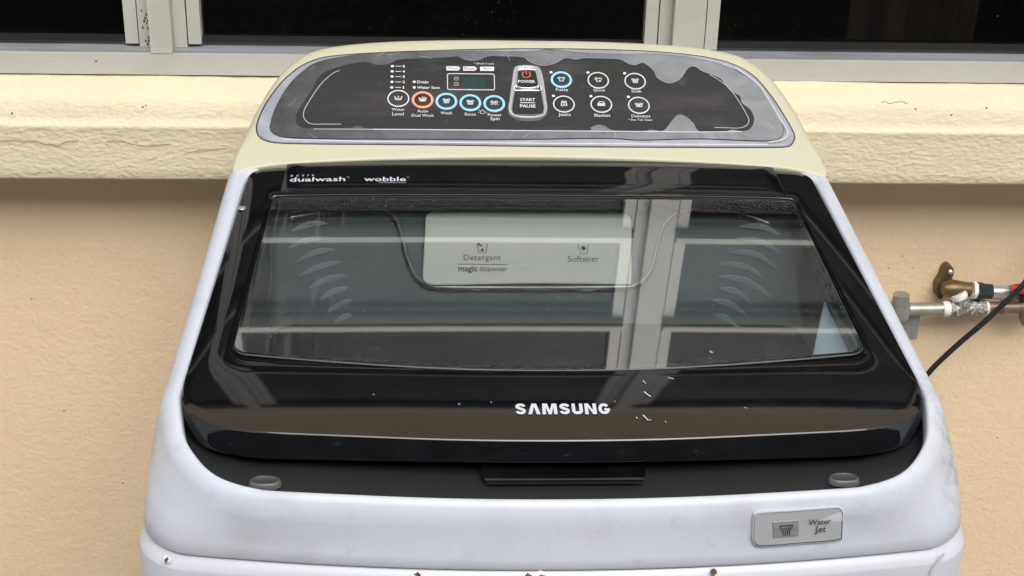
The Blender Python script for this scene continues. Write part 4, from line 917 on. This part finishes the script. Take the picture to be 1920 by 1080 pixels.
# rust where the enamel has chipped along the seam
for c, rx, ry in (((-0.2579, 0.6832), .0020, .0016), ((-0.0947, 0.6768), .0024, .0016), ((-0.0235, 0.6752), .0034, .0017), ((-0.0148, 0.6743), .0034, .0020), ((0.0980, 0.6770), .0020, .0018)):
    x = c[0]
    for m, s, e in ((CHIP, 1.45, .0), (RUST, 1., .0005)):
        b = MB(); pts = [(x+rx*s*random.uniform(.45,1.3)*cos(2*pi*k/11), (.6768 if abs(x) > .2 else .6771)+ry*s*random.uniform(.45,1.3)*sin(2*pi*k/11)) for k in range(11)]
        def fr_(u, z):
            y = -.0265+.33*u*u-.0030 if abs(u) < .262 else -.002
            return (u, y-.0004-e+max(0, z-.6735)*.75, z)
        b.poly(ccw(pts), fr_, m); b.build('rust_spot' if m is RUST else 'paint_chip', cabin, 0)

# ------------------------------------------------------------------ pipework on the wall at the right
PY = .602
pipe = thing('water_pipe', 'galvanised water pipe and brass tap elbow fixed to the wall beside the machine', 'water pipe', (.50, .632, .56))
def P3(p, y=PY): return (p[0], y, p[1])
def seg(name, a, c, r, m, n=16, y=PY, parent=pipe):
    b = MB(); rr = r if hasattr(r, '__len__') else [r, r]; k = len(rr)
    b.tube([tuple(Vector(P3(a, y)).lerp(Vector(P3(c, y)), t/(k-1))) for t in range(k)], rr, m, n); return b.build(name, pipe, 40)
seg('pipe', (0.3917, 0.5591), (0.4690, 0.5605), .0073, GALV)
seg('thread_tape', (0.4660, 0.5605), (0.4754, 0.5608), [.0078,.0087,.0085,.0080], TAPE)
seg('tee_fitting', (0.4736, 0.5608), (0.5123, 0.5619), [.0088,.0102,.0100,.0094,.0100,.0102,.0090], GALVR)
seg('tee_fitting', (0.4885, 0.5631), (0.4819, 0.5753), [.0096,.0096,.0088], GALVR)
seg('thread_tape', (0.4826, 0.5746), (0.4793, 0.5804), [.0093,.0095,.0084], TAPE)
seg('thread_tape', (0.5100, 0.5618), (0.5158, 0.5621), [.0086,.0086,.0080], TAPE)
seg('bronze_pipe', (0.5146, 0.5621), (0.6089, 0.5639), .0068, COPPER)
seg('pipe_collar', (0.5305, 0.5624), (0.5346, 0.5625), [.0076,.0082,.0076], COPPER)
seg('pipe_collar', (0.5511, 0.5628), (0.5646, 0.5632), [.0076,.0088,.0088,.0076], COPPER)
seg('elbow_fitting', (0.4200, 0.5495), (0.4184, 0.5777), [.0100,.0112,.0112,.0092,.0086], GALV)
b = MB(); b.box(((0.4227, 0.5469)[0], .606, (0.4264, 0.5208)[1]), ((0.4445, 0.5469)[0], .6315, (0.4220, 0.5520)[1]), GALV); b.build('wall_bracket', pipe, 30)
# brass wall plate elbow
seg('brass_body', (0.4648, 0.5824), (0.4991, 0.5812), [.0070,.0098,.0100,.0088,.0078,.0084], BRASS, y=.607)
b = MB(); ear = ccw(catmull([(0.4721, 0.6038), (0.4779, 0.6006), (0.4796, 0.5936), (0.4788, 0.5872), (0.4832, 0.5821), (0.4751, 0.5731), (0.4707, 0.5633), (0.4657, 0.5653), (0.4623, 0.5795), (0.4661, 0.5897), (0.4676, 0.5987)], 40))
b.loft([[(u, .6315, v) for u, v in ear], [(u, .621, v) for u, v in inset(ear, -.0)], [(u, .6195, v) for u, v in inset(ear, .001)]], BRASS, cap1=True); b.build('brass_ear', pipe, 50)
b = MB(); c = (0.4744, 0.5968); b.tube([(c[0], .621, c[1]), (c[0], .6175, c[1]), (c[0], .6165, c[1])], [.0030,.0028,.0016], ALUM, 14); b.build('screw', pipe)
seg('thread_tape', (0.4947, 0.5830), (0.5001, 0.5823), [.0092,.0098,.0092], TAPE)
seg('black_coupling', (0.4990, 0.5823), (0.5162, 0.5811), [.0102,.0104,.0088,.0088,.0088], DARKP, 8)
seg('silver_sleeve', (0.5150, 0.5811), (0.5340, 0.5799), [.0078,.0080,.0080,.0080], ALUM)
seg('bronze_nut', (0.5328, 0.5799), (0.5447, 0.5792), [.0082,.0086,.0080], COPPER, 6)
seg('valve_body', (0.5435, 0.5792), (0.5945, 0.5774), [.0070,.0090,.0092,.0070], DARKP)
b = MB(); a, c = (0.5327, 0.5917), (0.5729, 0.5999)
b.tube([(a[0], .588, a[1]), (a[0]+.010, .585, a[1]+.001), (c[0], .582, c[1])], [.0045,.0060,.0052], RED, 12); b.build('valve_handle', pipe, 60)
seg('drain_cock', (0.5573, 0.5580), (0.5617, 0.5431), [.0058,.0066,.0054], COPPER)

# ------------------------------------------------------------------ black cable
b = MB()
pts = [Vector((.33, .575, .40)), Vector((.385, .585, .432)), Vector(P3((0.4355, 0.4635), .585)), Vector(P3((0.4627, 0.5008), .585)), Vector(P3((0.4847, 0.5296), .583)), Vector(P3((0.5067, 0.5568), .580)), Vector(P3((0.5283, 0.5842), .580)), Vector(P3((0.5448, 0.6056), .582)), Vector(P3((0.5747, 0.6466), .60)), Vector(P3((0.6046, 0.6981), .626))]
dn = []
for i in range(len(pts)-1):
    Pq = [pts[max(0, min(len(pts)-1, i+k-1))] for k in range(4)]
    for q in range(6):
        t = q/6; dn.append(.5*((2*Pq[1])+(-Pq[0]+Pq[2])*t+(2*Pq[0]-5*Pq[1]+4*Pq[2]-Pq[3])*t*t+(-Pq[0]+3*Pq[1]-3*Pq[2]+Pq[3])*t**3))
dn.append(pts[-1])
b.tube(dn, .0030, CABLE, 10)
tag(b.build('cable', None, 60), 'black cable running up diagonally in front of the water pipe', 'cable')
